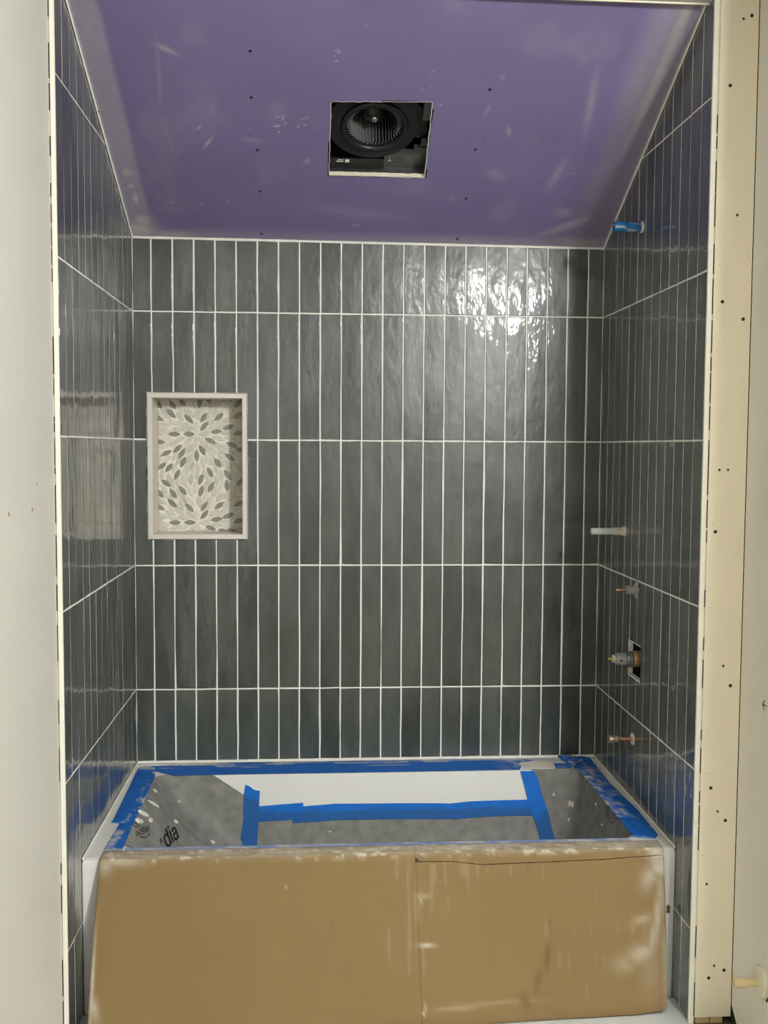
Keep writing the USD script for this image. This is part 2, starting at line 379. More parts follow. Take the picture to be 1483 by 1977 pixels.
for x, z in ((1.5664, 2.417), (1.5643, 1.969), (1.5380, 1.3703), (1.5592, 1.3703), (1.5606, .8966), (1.5566, .5372), (1.5342, .3556), (1.5584, .1485)):
    obj('torn_spot', cat(lathe([(.0036, 0), (.0032, .0008), (0.0015, .0004)], (x, YB, z), (0, -1, 0), 9), ), TORN, fb)
    obj('nail_hole', cat(lathe([(.0020, 0), (.0018, .0009), (0.0, .0009)], (x - .001, YB, z + .0012), (0, -1, 0), 8), bx(x - .003, x + .001, YB - .0009, YB, z - .001, z + .001)), SCREW, fb)
struct('wall_alcove_frame', cat(bx(W + .0125, XR, YB + .021, 0.0, 0.0, HEAD) if False else bx(W + .105, W + .12, -0.885, 0.0, 0.0, HEAD), bx(W + .0125, W + .105, YB + .021, YB + .03, 0.03, HEAD),
       bx(-0.14, -0.0135, -DL - .003, 0.15, 0, HEAD), bx(-.14, W + .12, 0.12, 0.15, 0, HEAD), bx(-.14, W + .12, -0.9, .15, HEAD + .30, HEAD + .32)), CAVITY,
       'dark framing behind the tiled walls', 'wall')
for k, (x0, x1) in enumerate(((1.5165, 1.5515), (1.5535, 1.585))):
    obj('stud_end', bx(x0, x1, YB + .004, YB + .09, 0.0, 0.019, .001), WOOD, label=('raw lumber stud end under the cream board, beside the white trim' if k == 0 else 'raw lumber stud end under the cream board, beside the grey wall'), cat='stud', group=None)

# ---------------------------------------------------------------- sloped purple ceiling with fan opening
HOLE = Polygon([(0.6155, -0.5330), (0.8795, -0.5395), (0.8870, -0.2790), (0.6125, -0.2800)])
def blob(x, y, lst):
    s = np.zeros_like(x)
    for cx, cy_, rx, ry, ang, st in lst:
        c, d = math.cos(ang), math.sin(ang)
        u = ((x - cx) * c + (y - cy_) * d) / rx; v = (-(x - cx) * d + (y - cy_) * c) / ry
        s = np.maximum(s, st * np.exp(-(u * u + v * v)))
    return s
def ceiling_mesh():
    xs = np.unique(np.r_[np.linspace(0.0, W, 260)]); ys = np.linspace(0.0, -0.847, 170)
    sq = []
    cells = []
    V, F = [], []
    X, Yg = np.meshgrid(xs, ys, indexing='ij')
    idx = np.arange(X.size).reshape(X.shape)
    V = np.c_[X.ravel(), Yg.ravel()]
    inside = shapely.contains_xy(HOLE.buffer(-1e-4), V[:, 0], V[:, 1]).reshape(X.shape)
    # grid cells, those crossing the hole's edge are clipped
    pts = list(map(tuple, V)); faces = []
    extra = {}
    def pid(p):
        key = (round(p[0], 6), round(p[1], 6))
        if key not in extra: extra[key] = len(pts); pts.append(p)
        return extra[key]
    for p, i in zip(V, range(len(V))): extra[(round(p[0], 6), round(p[1], 6))] = i
    near = HOLE.buffer(0.012).bounds
    for i in range(len(xs) - 1):
        for j in range(len(ys) - 1):
            a, b, c, d = idx[i, j], idx[i + 1, j], idx[i + 1, j + 1], idx[i, j + 1]
            if near[0] < xs[i] < near[2] and near[1] < ys[j] < near[3]:
                cell = box(xs[i], ys[j + 1], xs[i + 1], ys[j])
                if cell.intersects(HOLE):
                    rest = cell.difference(HOLE)
                    for g in getattr(rest, 'geoms', [rest]):
                        if g.geom_type != 'Polygon' or g.area < 1e-10: continue
                        tv, tf = trimesh.creation.triangulate_polygon(g, engine='earcut')
                        for t in tf: faces.append([pid(tuple(tv[k])) for k in t])
                    continue
            faces += [[a, b, c], [a, c, d]]
    P = np.array(pts); return P, np.array(faces)
P2, CF = ceiling_mesh()
x, y = P2[:, 0], P2[:, 1]
n1 = meshkit.fbm(np.c_[x * 18, y * 5, 0 * x], 4, 1); n2 = meshkit.fbm(np.c_[x * 4, y * 4, 0 * x + 3], 3, 2); n3 = meshkit.fbm(np.c_[x * 60, y * 60, 0 * x + 5], 3, 5)
sm = lambda a, b, t: np.clip((t - a) / (b - a), 0, 1) ** 2 * (3 - 2 * np.clip((t - a) / (b - a), 0, 1))
wL = 0.060 + 0.018 * n2
smear = 0.36 * (1 - sm(wL - 0.006, wL + 0.010, x)) * (0.8 + 0.4 * n1)                                   # taped joint along the left wall
smear = np.maximum(smear, 0.95 * (1 - sm(0.004, 0.010, x)))
wR = W - (0.115 + 0.05 * n2)
smear = np.maximum(smear, 0.26 * sm(wR - 0.02, wR + 0.06, x) * (0.35 + 1.1 * n1) * (0.55 + 0.6 * sm(0.1, 0.6, -y)))
smear = np.maximum(smear, 0.62 * np.exp(-((x - (W - .062 + .02 * sm(.2, .8, -y))) / .021) ** 2) * (0.30 + 0.7 * sm(0.15, 0.75, -y)) * (.6 + .8 * n1))
smear = np.maximum(smear, 0.95 * sm(W - 0.010, W - 0.004, x))
smear = np.maximum(smear, 0.30 * (1 - sm(0.012, 0.060, -y)) * (0.5 + n2))
smear = np.maximum(smear, 0.95 * (1 - sm(0.003, 0.008, -y)))
smear = np.maximum(smear, blob(x, y, [(0.03, -0.03, .05, .05, 0, .95), (.045, -.075, .03, .035, .3, .8), (.12, -.015, .10, .02, 0, .6), (.043, -.17, .011, .028, .1, .85), (.04, -.22, .012, .012, 0, .8), (.038, -.27, .02, .022, .4, .75),
       (1.42, -.02, .10, .03, 0, .55), (1.36, -.10, .10, .018, -.55, .42), (1.27, -.30, .012, .05, .2, .3), (1.33, -.15, .03, .02, .2, .25), (1.3, -.55, .010, .09, -.12, .3), (.47, -.50, .02, .03, .6, .10), (.40, -.40, .022, .008, .2, .22),
       (.98, -.20, .012, .010, .4, .16), (.86, -.245, .05, .04, .2, .08), (.55, -.33, .006, .012, .6, .4), (1.09, -.295, .030, .016, .5, .22), (1.10, -.45, .004, .016, -.3, .45), (1.03, -.52, .004, .02, .2, .3), (1.05, -.62, .008, .008, 0, .2), (.18, -.6, .004, .10, .1, .22), (.17, -.42, .004, .09, -.2, .2), (.28, -.39, .004, .02, .6, .7),
       (.21, -.68, .025, .006, .5, .6), (.26, -.44, .003, .012, .9, .6), (.30, -.50, .012, .03, .5, .16), (.7, -.13, .12, .02, .1, .12)]))
wisps = meshkit.fbm(np.c_[x * 7, y * 7, 0 * x + 9], 5, 8)
smear = np.maximum(smear, 0.09 * sm(0.58, 0.80, wisps))
fleck = meshkit.noise(np.c_[x * 160, y * 160, 0 * x + 2], 3) * meshkit.noise(np.c_[x * 13, y * 13, 0 * x + 7], 4)
smear = np.clip(np.maximum(smear, 0.7 * sm(0.78, 0.86, fleck)), 0, 1)
cl = thing('ceiling_alcove', 'sloped purple drywall board over the tub with joint compound along its edges', 'ceiling', kind='structure')
CV = np.c_[x, y, ceil_z(x, y)]
obj('drywall', (CV, CF[:, ::-1]), PURPLE, cl, smooth=True, prim_var={'smear': smear})
hp = np.array(HOLE.exterior.coords)[:-1]
hz = ceil_z(hp[:, 0], hp[:, 1])
def hole_edge(i, mtl):
    a, b = hp[i], hp[(i + 1) % 4]
    t = np.linspace(0, 1, 26); P = a + t[:, None] * (b - a)
    nrm = np.array([0, 0.47, 1.0]) / 1.105
    nn = np.array([-(b - a)[1], (b - a)[0]]) / np.linalg.norm(b - a)
    rng = np.random.default_rng(40 + i)
    jag = rng.normal(0, .0007, 26); jag[[0, -1]] = 0
    lo = np.c_[P + nn * jag[:, None], 0 * t]; lo[:, 2] = ceil_z(lo[:, 0], lo[:, 1]) - 0.0003
    up = lo + nrm * 0.0135
    v = np.vstack([lo, up]); f = []
    for k in range(25): f += [[k, k + 1, 26 + k + 1], [k, 26 + k + 1, 26 + k]]
    lo2 = lo.copy(); lo2[:, :2] -= nn * 0.0022 * 1; lo2[:, 2] = ceil_z(lo2[:, 0], lo2[:, 1]) - 0.0004
    v = np.vstack([v, lo2]); o = 52
    for k in range(25): f += [[o + k, o + k + 1, k + 1], [o + k, k + 1, k]]
    return v, np.array(f)
for i in range(4): obj('cut_edge', hole_edge(i, None), GYPSUM, cl)
def bead(xa, ya, xb, yb, dx, dy, n=40):
    # a strip of caulk along a corner of the ceiling, w wide on the board and on the wall
    rng_ = np.random.default_rng(int(xa * 10 + xb * 20 + 5)); V = []
    for q in np.linspace(0, 1, n + 1):
        x_, y_ = xa + (xb - xa) * q, ya + (yb - ya) * q; w = .0042 + .0012 * rng_.random(); z_ = float(ceil_z(x_, y_))
        V += [(x_, y_, z_ + .001), (x_ + dx * w, y_ + dy * w, float(ceil_z(x_ + dx * w, y_ + dy * w)) - .0004), (x_ + dx * .0012, y_ + dy * .0012, z_ - w)]
    F = []
    for k in range(n):
        for a_ in range(3):
            b_ = (a_ + 1) % 3; F += [[3 * k + a_, 3 * k + b_, 3 * k + 3 + b_], [3 * k + a_, 3 * k + 3 + b_, 3 * k + 3 + a_]]
    return fixed((np.array(V), np.array(F)))
for q in ((0, 0, W, 0, 0, -1), (0, 0, 0, -.845, 1, 0), (W, 0, W, -.845, -1, 0)): obj('caulk_bead', bead(*q), GROUT, cl)
cn = np.array([0, -0.47, -1.0]) / 1.105
def ceil_dot(xx, yy, r, m, nm):
    obj(nm, lathe([(r, 0), (r, .0006), (0, .0007)], (xx, yy, float(ceil_z(xx, yy))), cn, 12), m, cl)
for xx, yy in ((0.4136, -0.6797), (0.4069, -0.5419), (0.4122, -0.3658), (0.4102, -0.2094), (0.4045, -0.0292), (1.0169, -0.8335), (1.0247, -0.5823), (1.0188, -0.3852), (1.0207, -0.2005), (1.019, -0.0276)):
    ceil_dot(xx, yy, .0042, SCREW, 'screw_head')
for xx, yy in ((0.004, -0.4854), (0.004, -0.2867), (0.004, -0.0545)): ceil_dot(xx, yy, .0028, SCREW, 'nail_head')
for xx in np.arange(0.20, 1.35, 0.065):
    for yy in (-0.085, -0.262, -0.42): 
        if not HOLE.buffer(.02).contains(Point(xx, yy)) and abs(yy + .262) + abs(yy + .085) > 0: ceil_dot(xx + .01 * math.sin(xx * 40), yy + .004 * math.sin(xx * 70), .0016, SCREW, 'nail_head') if (int(xx * 1000) % 3) else None

# ---------------------------------------------------------------- exhaust fan in the opening
un = -cn                                                            # up through the board
ex = np.array([1.0, 0, 0]); ey = np.cross(un, ex)                   # ey runs along the slope towards the back wall, downwards
if ey[1] < 0: ey = -ey
fan_o = np.array([0.749, -0.408, float(ceil_z(0.749, -0.408))])
def fp(a, b, h): return fan_o + a * ex + b * ey + h * un
fan = thing('exhaust_fan', 'black bathroom exhaust fan with round blower set in the purple ceiling opening', 'exhaust fan', tuple(fan_o))
def fan_box(a0, a1, b0, b1, h0, h1):
    v, f = bx(a0, a1, b0, b1, h0, h1); return np.array([fp(*q) for q in v]), f
obj('housing', cat(fan_box(-.150, -.1375, -.165, .165, .006, .2), fan_box(.142, .150, -.165, .165, .006, .2), fan_box(-.15, .15, -.165, -.153, .006, .2), fan_box(-.15, .15, .148, .160, .006, .2), fan_box(-.15, .15, -.165, .16, .195, .2)), STEEL, fan)
BC = (-0.014, -0.022)                                               # blower axis
t = np.linspace(0, 2 * np.pi, 73)[:-1]
scroll = Polygon([(BC[0] + (0.118 + 0.028 * ((a - 0.3) % (2 * np.pi)) / (2 * np.pi)) * math.cos(a), BC[1] + (0.118 + 0.028 * ((a - 0.3) % (2 * np.pi)) / (2 * np.pi)) * math.sin(a)) for a in t]).intersection(box(-.137, -.152, .141, .147))
inlet = Point(BC).buffer(0.078, 40)
obj('scroll', fixed(extrude(scroll.difference(inlet), 0.09, lambda p: fan_o + p[:, :1] * ex + p[:, 1:2] * ey + (p[:, 2:3] + .030) * un)), BLACK_PLASTIC, fan, smooth=40)
obj('inlet_ring', lathe([(.078, .03), (.079, .024), (.084, .0215), (.090, .023), (.094, .0295), (.078, .031)], fp(BC[0], BC[1], 0), un, 56, cap=False), BLACK_PLASTIC, fan, smooth=True)
bl = []
for k in range(44):
    a = k * 2 * math.pi / 44; c, s_ = math.cos(a), math.sin(a)
    r0, r1 = 0.064, 0.0765
    pts = []
    for rr, da in ((r0, 0.0), (0.5 * (r0 + r1), .035), (r1, .11)):
        for w in (-.0009, .0009):
            aa = a + da + w / rr
            for hh in (.034, .118): pts.append(fp(BC[0] + rr * math.cos(aa), BC[1] + rr * math.sin(aa), hh))
    bl.append(m3.Manifold.hull_points(np.array(pts)))
obj('blade', cat(*bl), BLADE, fan, kind='stuff', label='ring of thin blower blades')
obj('wheel_plate', lathe([(.0775, .119), (.0775, .116), (0, .116)], fp(BC[0], BC[1], 0), un, 48), BLACK_PLASTIC, fan)
obj('motor_hub', lathe([(0, .058), (.010, .058), (.016, .060), (.030, .070), (.037, .086), (.040, .116)], fp(BC[0], BC[1], 0), un, 40), BLACK_PLASTIC, fan, smooth=35)
obj('shaft_nut', cat(lathe([(0, .048), (.0045, .048), (.0052, .0495), (.0052, .058)], fp(BC[0], BC[1], 0), un, 20), lathe([(.0095, .0535), (.0095, .0575), (.0052, .0578)], fp(BC[0], BC[1], 0), un, 6)), CHROME, fan)
for sgn in (-1, 1):
    obj('hub_clip', fan_box(BC[0] + sgn * .016 - .006, BC[0] + sgn * .016 + .006, BC[1] - .045, BC[1] - .042, .064, .067), BLADE, fan)
obj('wiring_box', fan_box(.112, .141, -.150, -.070, .010, .06), STEEL, fan)
obj('bracket', cat(fan_box(.118, .141, .010, .040, .02, .024), fan_box(.100, .141, .043, .054, .018, .03)), STEEL, fan)
obj('mounting_plate', cat(fan_box(.02, .141, .075, .147, .040, .043)), STEEL, fan)
obj('plate_screw', cat(lathe([(.0045, .034), (.0045, .04), (.002, .041)], fp(.036, .118, 0), un, 12)), CHROME, fan)
lp = fan_box(-.137, .02, .105, .147, .0285, .03)
obj('label_plate', lp, BLACK_PLASTIC, fan)
obj('sticker', fan_box(-.092, -.079, .110, .121, .0275, .0285), WHITE_LABEL, fan, label='small white square sticker')
obj('sticker', cat(fan_box(-.117, -.096, .1165, .1195, .0275, .0285), fan_box(-.113, -.096, .1105, .1125, .0277, .0285)), WHITE_LABEL, fan, label='narrow printed white sticker')
# ---------------------------------------------------------------- niche with petal mosaic
nb = 0.108
nc = thing('shower_niche', 'white framed recessed niche with petal mosaic in the tiled back wall', 'niche', (0.2, 0.0, 1.12))
nx0, nx1, nz0, nz1 = 0.0435, 0.3555, 1.1245, 1.5870
ix0, ix1, iz0, iz1 = 0.0600, 0.3410, 1.1400, 1.5715
def rail(poly_front): return poly_front
for nm, quad in (('frame_rail', [(nx0, nz1), (nx1, nz1), (ix1, iz1), (ix0, iz1)]), ('frame_rail', [(nx0, nz0), (nx1, nz0), (ix1, iz0), (ix0, iz0)]),
                 ('frame_rail', [(nx0, nz0), (nx0, nz1), (ix0, iz1), (ix0, iz0)]), ('frame_rail', [(nx1, nz0), (nx1, nz1), (ix1, iz1), (ix1, iz0)])):
    P = []
    for (a, b) in quad:
        P += [(a, 0.006, b)]
    q = np.array(quad); cen = q.mean(0)
    for d, yy in ((0.0, -0.0088), (0.0011, -0.0100)):
        qq = inset(orient_ccw(q), d)
        P += [(a, yy, b) for a, b in qq]
    obj(nm, m3.Manifold.hull_points(np.array(P)), NICHE_FRAME, nc, smooth=30)
obj('side_liner', bx(nx0, ix0, 0.006, nb, nz0, nz1), NICHE_FRAME, nc); obj('side_liner', bx(ix1, nx1, 0.006, nb, nz0, nz1), NICHE_FRAME, nc)
obj('top_liner', bx(ix0, ix1, 0.006, nb, iz1, nz1), NICHE_FRAME, nc); obj('sill', bx(ix0, ix1, 0.006, nb, nz0, iz0), NICHE_FRAME, nc)
obj('mosaic_backing', bx(nx0, nx1, nb, nb + .012, nz0, nz1), MOSAIC_GROUT, nc)
DARKS = [(205,190,275,275),(370,178,450,285),(495,165,570,240),(747,130,738,268),(860,120,856,215),(1170,262,1262,160),(338,290,448,395),(165,365,303,428),(553,352,662,460),(828,325,752,447),(1035,330,922,422),(1155,390,1275,325),
 (842,435,747,552),(1022,527,1165,478),(352,590,502,592),(540,588,682,590),(875,565,1015,548),(1155,590,1290,565),(170,690,313,692),(803,638,942,702),(1068,690,1203,745),(520,718,410,822),(735,722,806,853),(1185,770,1300,790),
 (395,790,258,860),(563,765,477,890),(700,780,705,930),(1048,828,1170,912),(330,945,205,1030),(562,870,502,1003),(915,882,1003,1002),(405,950,315,1060),(832,992,900,1125),(490,1022,427,1157),(1040,1032,1127,1157),(770,1080,728,1220),
 (1275,1130,1200,1228),(260,1152,383,1238),(1070,1150,1080,1295),(910,1175,843,1310),(480,1227,573,1342),(772,1222,733,1365),(365,1260,455,1385),(200,1265,282,1375),(340,1388,450,1493),(165,1455,305,1525),(832,1420,750,1543),
 (553,1443,662,1552),(1032,1428,917,1517),(1155,1480,1290,1410),(842,1527,745,1642),(1160,1570,1018,1622),(355,1683,503,1685),(538,1680,688,1682),(870,1655,1018,1630),(1152,1680,1290,1645),(805,1725,935,1772),(960,1768,1090,1810),(1062,1770,1200,1800)]
LIGHTS = [(700,430,700,572),(700,600,695,755),(722,592,866,588),(724,625,828,735),(665,612,552,716),(560,445,672,545),(560,635,425,672),(390,610,245,655),(760,690,690,560) ,(880,690,1010,740),(895,610,1045,665),(655,705,580,835),
 (700,1520,700,1665),(722,1680,866,1690),(560,1525,672,1635),(705,1360,745,1500),(590,1362,678,1482),(690,1165,680,1325),(590,1235,655,1370),(510,1120,575,1250),(1000,1030,1010,1170),(1090,790,1220,835),(690,300,735,420),(590,275,672,390)]
S = 1 / 6.377
def npt(a, b):                                                     # mosaic sheet coordinates (fit to the back panel)
    x_, z_ = 0.0604 + (a - 215) * 0.0002612, 1.5670 - (b - 180) * 0.0002636
    return np.array([0.582 + (x_ - 0.582) * 1.0084, 1.42 + (z_ - 1.42) * 1.0084])
def leaf(p, q, wmul=1.0):
    p, q = np.array(p, float), np.array(q, float); L = np.linalg.norm(q - p); d = (q - p) / L; nrm = np.array([-d[1], d[0]]); w = 0.0078 * wmul
    t = np.linspace(0, 1, 11)
    prof = np.sin(np.pi * t) ** 0.82 * w
    return Polygon(np.vstack([p + np.outer(t * L, d) + np.outer(prof, nrm), (p + np.outer(t * L, d) - np.outer(prof, nrm))[::-1][1:-1]])).buffer(0)
panel = box(ix0 + .0005, iz0 + .0005, ix1 - .0005, iz1 - .0005)
placed = []
for a, b, c, d in DARKS: placed.append((leaf(npt(a, b), npt(c, d)), 'dark'))
rng = np.random.default_rng(77)
for a, b, c, d in LIGHTS:
    L = leaf(npt(a, b), npt(c, d), 0.97)
    others = shapely.union_all([g for g, _ in placed if g.distance(L) < .004])
    r_ = L.difference(others.buffer(0.0016))
    r_ = max(getattr(r_, 'geoms', [r_]), key=lambda g: g.area)
    if r_.area > 0.3 * L.area: placed.append((r_, 'light'))
C1, C2 = npt(705, 588), npt(705, 1680)
centres = [C1, C2, npt(705, -500), npt(705, 2760)]
def field(p):
    w = np.array([1 / (np.linalg.norm(p - c) ** 3 + 1e-9) for c in centres])
    a = [math.atan2(*(p - c)[::-1]) for c in centres]
    z = sum(wi * complex(math.cos(2 * ai), math.sin(2 * ai)) for wi, ai in zip(w, a))
    return 0.5 * math.atan2(z.imag, z.real)
geo = [g for g, _ in placed]; cxy = [(g.centroid.x, g.centroid.y) for g in geo]
for need, mul, tries in ((.97, 1.0, 2200), (.82, 1.0, 2600), (.62, 1.0, 2600), (.75, .7, 2200)):
    for _ in range(tries):
        p = np.array([rng.uniform(ix0 - .010, ix1 + .010), rng.uniform(iz0 - .010, iz1 + .010)])
        a = field(p) + rng.normal(0, .08)
        idx_ = np.nonzero(np.hypot(*(np.array(cxy) - p).T) < .042)[0]
        near_ = np.array([geo[i] for i in idx_], dtype=object)
        if len(near_) and shapely.distance(near_, Point(p)).min() < .0045 * mul: continue
        L = 0.0192 * mul; d = np.array([math.cos(a), math.sin(a)]) * L
        cand = leaf(p - d, p + d, 0.98 * max(mul, .8))
        rest = cand.difference(shapely.union_all(near_).buffer(.0011, 2)) if len(near_) else cand
        rest = max(getattr(rest, 'geoms', [rest]), key=lambda q: q.area)
        if rest.is_empty or rest.area < need * cand.area: continue
        rest = rest.buffer(-.0012).buffer(.0012)
        if rest.geom_type != 'Polygon' or rest.is_empty: continue
        placed.append((rest, 'light')); geo.append(rest); cxy.append((rest.centroid.x, rest.centroid.y))
def leaf_tile(poly):
    c = orient_ccw(np.array(poly.simplify(0.00025).exterior.coords)[:-1]); n = len(c)
    cen = c.mean(0); sc = 1 - 0.0011 / max(0.004, math.sqrt(poly.area / 3.14))
    v = np.vstack([np.c_[c[:, 0], np.full(n, nb + .002), c[:, 1]], np.c_[c[:, 0], np.full(n, nb - .0020), c[:, 1]], np.c_[cen[0] + (c[:, 0] - cen[0]) * sc, np.full(n, nb - .0026), cen[1] + (c[:, 1] - cen[1]) * sc]])
    f = []
    for k in range(2):
        for i in range(n):
            j = (i + 1) % n; f += [[k * n + i, k * n + j, (k + 1) * n + j], [k * n + i, (k + 1) * n + j, (k + 1) * n + i]]
    tv, tf = trimesh.creation.triangulate_polygon(Polygon(c), engine='earcut')
    ix = [int(np.argmin(np.sum((c - q) ** 2, 1))) for q in tv]
    f += [[2 * n + ix[a], 2 * n + ix[b], 2 * n + ix[d]] for a, b, d in tf]
    return fixed((v, np.array(f)))
nleaf = 0
for g, kind_ in placed:
    g = g.intersection(panel)
    g = max(getattr(g, 'geoms', [g]), key=lambda q: q.area) if not g.is_empty else g
    if g.is_empty or g.geom_type != 'Polygon' or g.area < 1.2e-5: continue
    nleaf += 1
    obj('petal_tile', leaf_tile(g), LEAF_DARK if kind_ == 'dark' else LEAVES[rng.choice(5, p=[.34, .24, .17, .17, .08])], nc, smooth=25)
# ragged grout around the niche frame
jn = []
for k in range(16):
    z = nz0 + 0.41 * rng.random(); jn.append(bx(nx0 - .0035 - .001 * rng.random(), nx0 + .001, -.0012 - .002 * rng.random(), 0.002, z, z + rng.uniform(.01, .04)))
obj('grout_smear', cat(*jn), PLASTER, nc)

# ---------------------------------------------------------------- bathtub
DEPTH = 0.33
def ring_dims(d):
    d = np.asarray(d, float)
    return 0.085 + 0.92 * d, 1.418 - 0.20 * d, -0.700 + 0.10 * d, -0.125 - 0.09 * d, 0.055 + 0.10 * d   # x0, x1, y_front, y_back, corner radius
def basin(u, v, off=0.0):
    """point of the basin wall; u runs left (front to back) 0-1, corner 1-2, back 2-3, corner 3-4, right (back to front) 4-5, corner 5-6, front 6-7, corner 7-8; v = depth / DEPTH"""
    u = np.atleast_1d(np.asarray(u, float)) % 8; v = np.atleast_1d(np.asarray(v, float)) * np.ones_like(u)
    d = v * DEPTH; x0, x1, y0, y1, r = ring_dims(d)
    P = np.zeros((len(u), 3)); k = np.floor(u).astype(int); t = u - k
    L = lambda a, b: a + (b - a) * t
    arc = lambda cx, cy_, a0: (cx + r * np.cos(a0 - t * np.pi / 2), cy_ + r * np.sin(a0 - t * np.pi / 2))
    for i, (xx, yy) in enumerate(((x0, L(y0 + r, y1 - r)), arc(x0 + r, y1 - r, np.pi), (L(x0 + r, x1 - r), y1 * np.ones_like(t)), arc(x1 - r, y1 - r, np.pi / 2), (x1, L(y1 - r, y0 + r)), arc(x1 - r, y0 + r, 0),
                                  (L(x1 - r, x0 + r), y0), arc(x0 + r, y0 + r, -np.pi / 2))):
        m = k == i
        P[m, 0] = (xx * np.ones_like(t))[m]; P[m, 1] = (yy * np.ones_like(t))[m]
    P[:, 2] = RIM - d
    if np.any(off):
        e = 1e-4
        n = np.cross(basin(u + e, v) - basin(u - e, v), basin(u, v + e) - basin(u, v - e))
        n /= np.linalg.norm(n, axis=1, keepdims=True) + 1e-12
        cen = np.array([0.75, -0.41, 0.6]); n *= np.sign(np.sum(n * (cen - P), 1))[:, None]
        P = P + n * np.broadcast_to(off, (len(u),))[:, None]
    return P
def tub_mesh():
    us = np.concatenate([np.linspace(k, k + 1, 13 if k % 2 else 9)[:-1] for k in range(8)]); n = len(us)
    out = Polygon([(0.003, -0.763), (1.497, -0.763), (1.497, -0.002), (0.003, -0.002)])
    rings = []
    # apron, deck and basin as one lofted skin: each ring has n points matched by u
    def outer(z, ins, r=0.005):
        x0, x1, y0, y1 = -0.0012 + ins, 1.5012 - ins, -0.763 + ins, -0.002 - ins
        P = basin(us, 0)
        q = []
        for uu in us:
            k, t = int(uu), uu - int(uu)
            if k == 0: q.append((x0, y0 + r + t * (y1 - y0 - 2 * r)))
            elif k == 2: q.append((x0 + r + t * (x1 - x0 - 2 * r), y1))
            elif k == 4: q.append((x1, y1 - r - t * (y1 - y0 - 2 * r)))
            elif k == 6: q.append((x1 - r - t * (x1 - x0 - 2 * r), y0))
            else:
                cx, cy_, a0 = {1: (x0 + r, y1 - r, np.pi), 3: (x1 - r, y1 - r, np.pi / 2), 5: (x1 - r, y0 + r, 0), 7: (x0 + r, y0 + r, -np.pi / 2)}[k]
                q.append((cx + r * math.cos(a0 - t * np.pi / 2), cy_ + r * math.sin(a0 - t * np.pi / 2)))
        return np.c_[np.array(q), np.full(n, z)]
    rings += [outer(0.0, 0.0012), outer(0.03, 0.0008), outer(0.2, 0.0004), outer(RIM - 0.012, 0.0), outer(RIM - .004, 0.0015), outer(RIM, 0.008)]
    lip = basin(us, 0); c = np.array([0.75, -0.41, 0]); o = (lip - c) * [1, 1, 0]
    rings += [lip + 0.010 * o / np.linalg.norm(o, axis=1, keepdims=True) * [1, 1, 0], ]
    l2 = basin(us, 0.006); rings += [l2 + [0, 0, 0.0005]]
    for v in (0.03, 0.15, 0.3, 0.5, 0.7, 0.85, 0.93, 0.975): rings.append(basin(us, v))
    b = basin(us, 0.975); cen = np.array([0.86, -0.42, 0]); bb = b.copy(); bb[:, :2] = cen[:2] + (b[:, :2] - cen[:2]) * .9; bb[:, 2] = RIM - DEPTH; rings.append(bb)
    V = np.vstack(rings); F = []
    for k in range(len(rings) - 1):
        for i in range(n):
            j = (i + 1) % n; F += [[k * n + i, (k + 1) * n + j, k * n + j], [k * n + i, (k + 1) * n + i, (k + 1) * n + j]]
    cidx = len(V); V = np.vstack([V, [cen[0], cen[1], RIM - DEPTH]]); o = (len(rings) - 1) * n
    F += [[o + i, cidx, o + (i + 1) % n] for i in range(n)]
    b0 = len(V); V = np.vstack([V, [.75, -.4, 0.0]]); F += [[(i + 1) % n, b0, i] for i in range(n)]
    return V, np.array(F)
tub = thing('bathtub', 'white alcove bathtub with its front masked by cardboard', 'bathtub', (0.75, -0.4, 0.0))
obj('tub_shell', fixed(tub_mesh()), TUB, tub, smooth=40)
obj('caulk_bead', cat(bx(0.002, W - .002, -0.006, 0.0, RIM - .001, RIM + .0075, .002), bx(0.0, .0055, -.765, -.002, RIM - .001, RIM + .006, .002), bx(W - .0055, W, -.765, -.002, RIM - .001, RIM + .006, .002)), GROUT, tub)

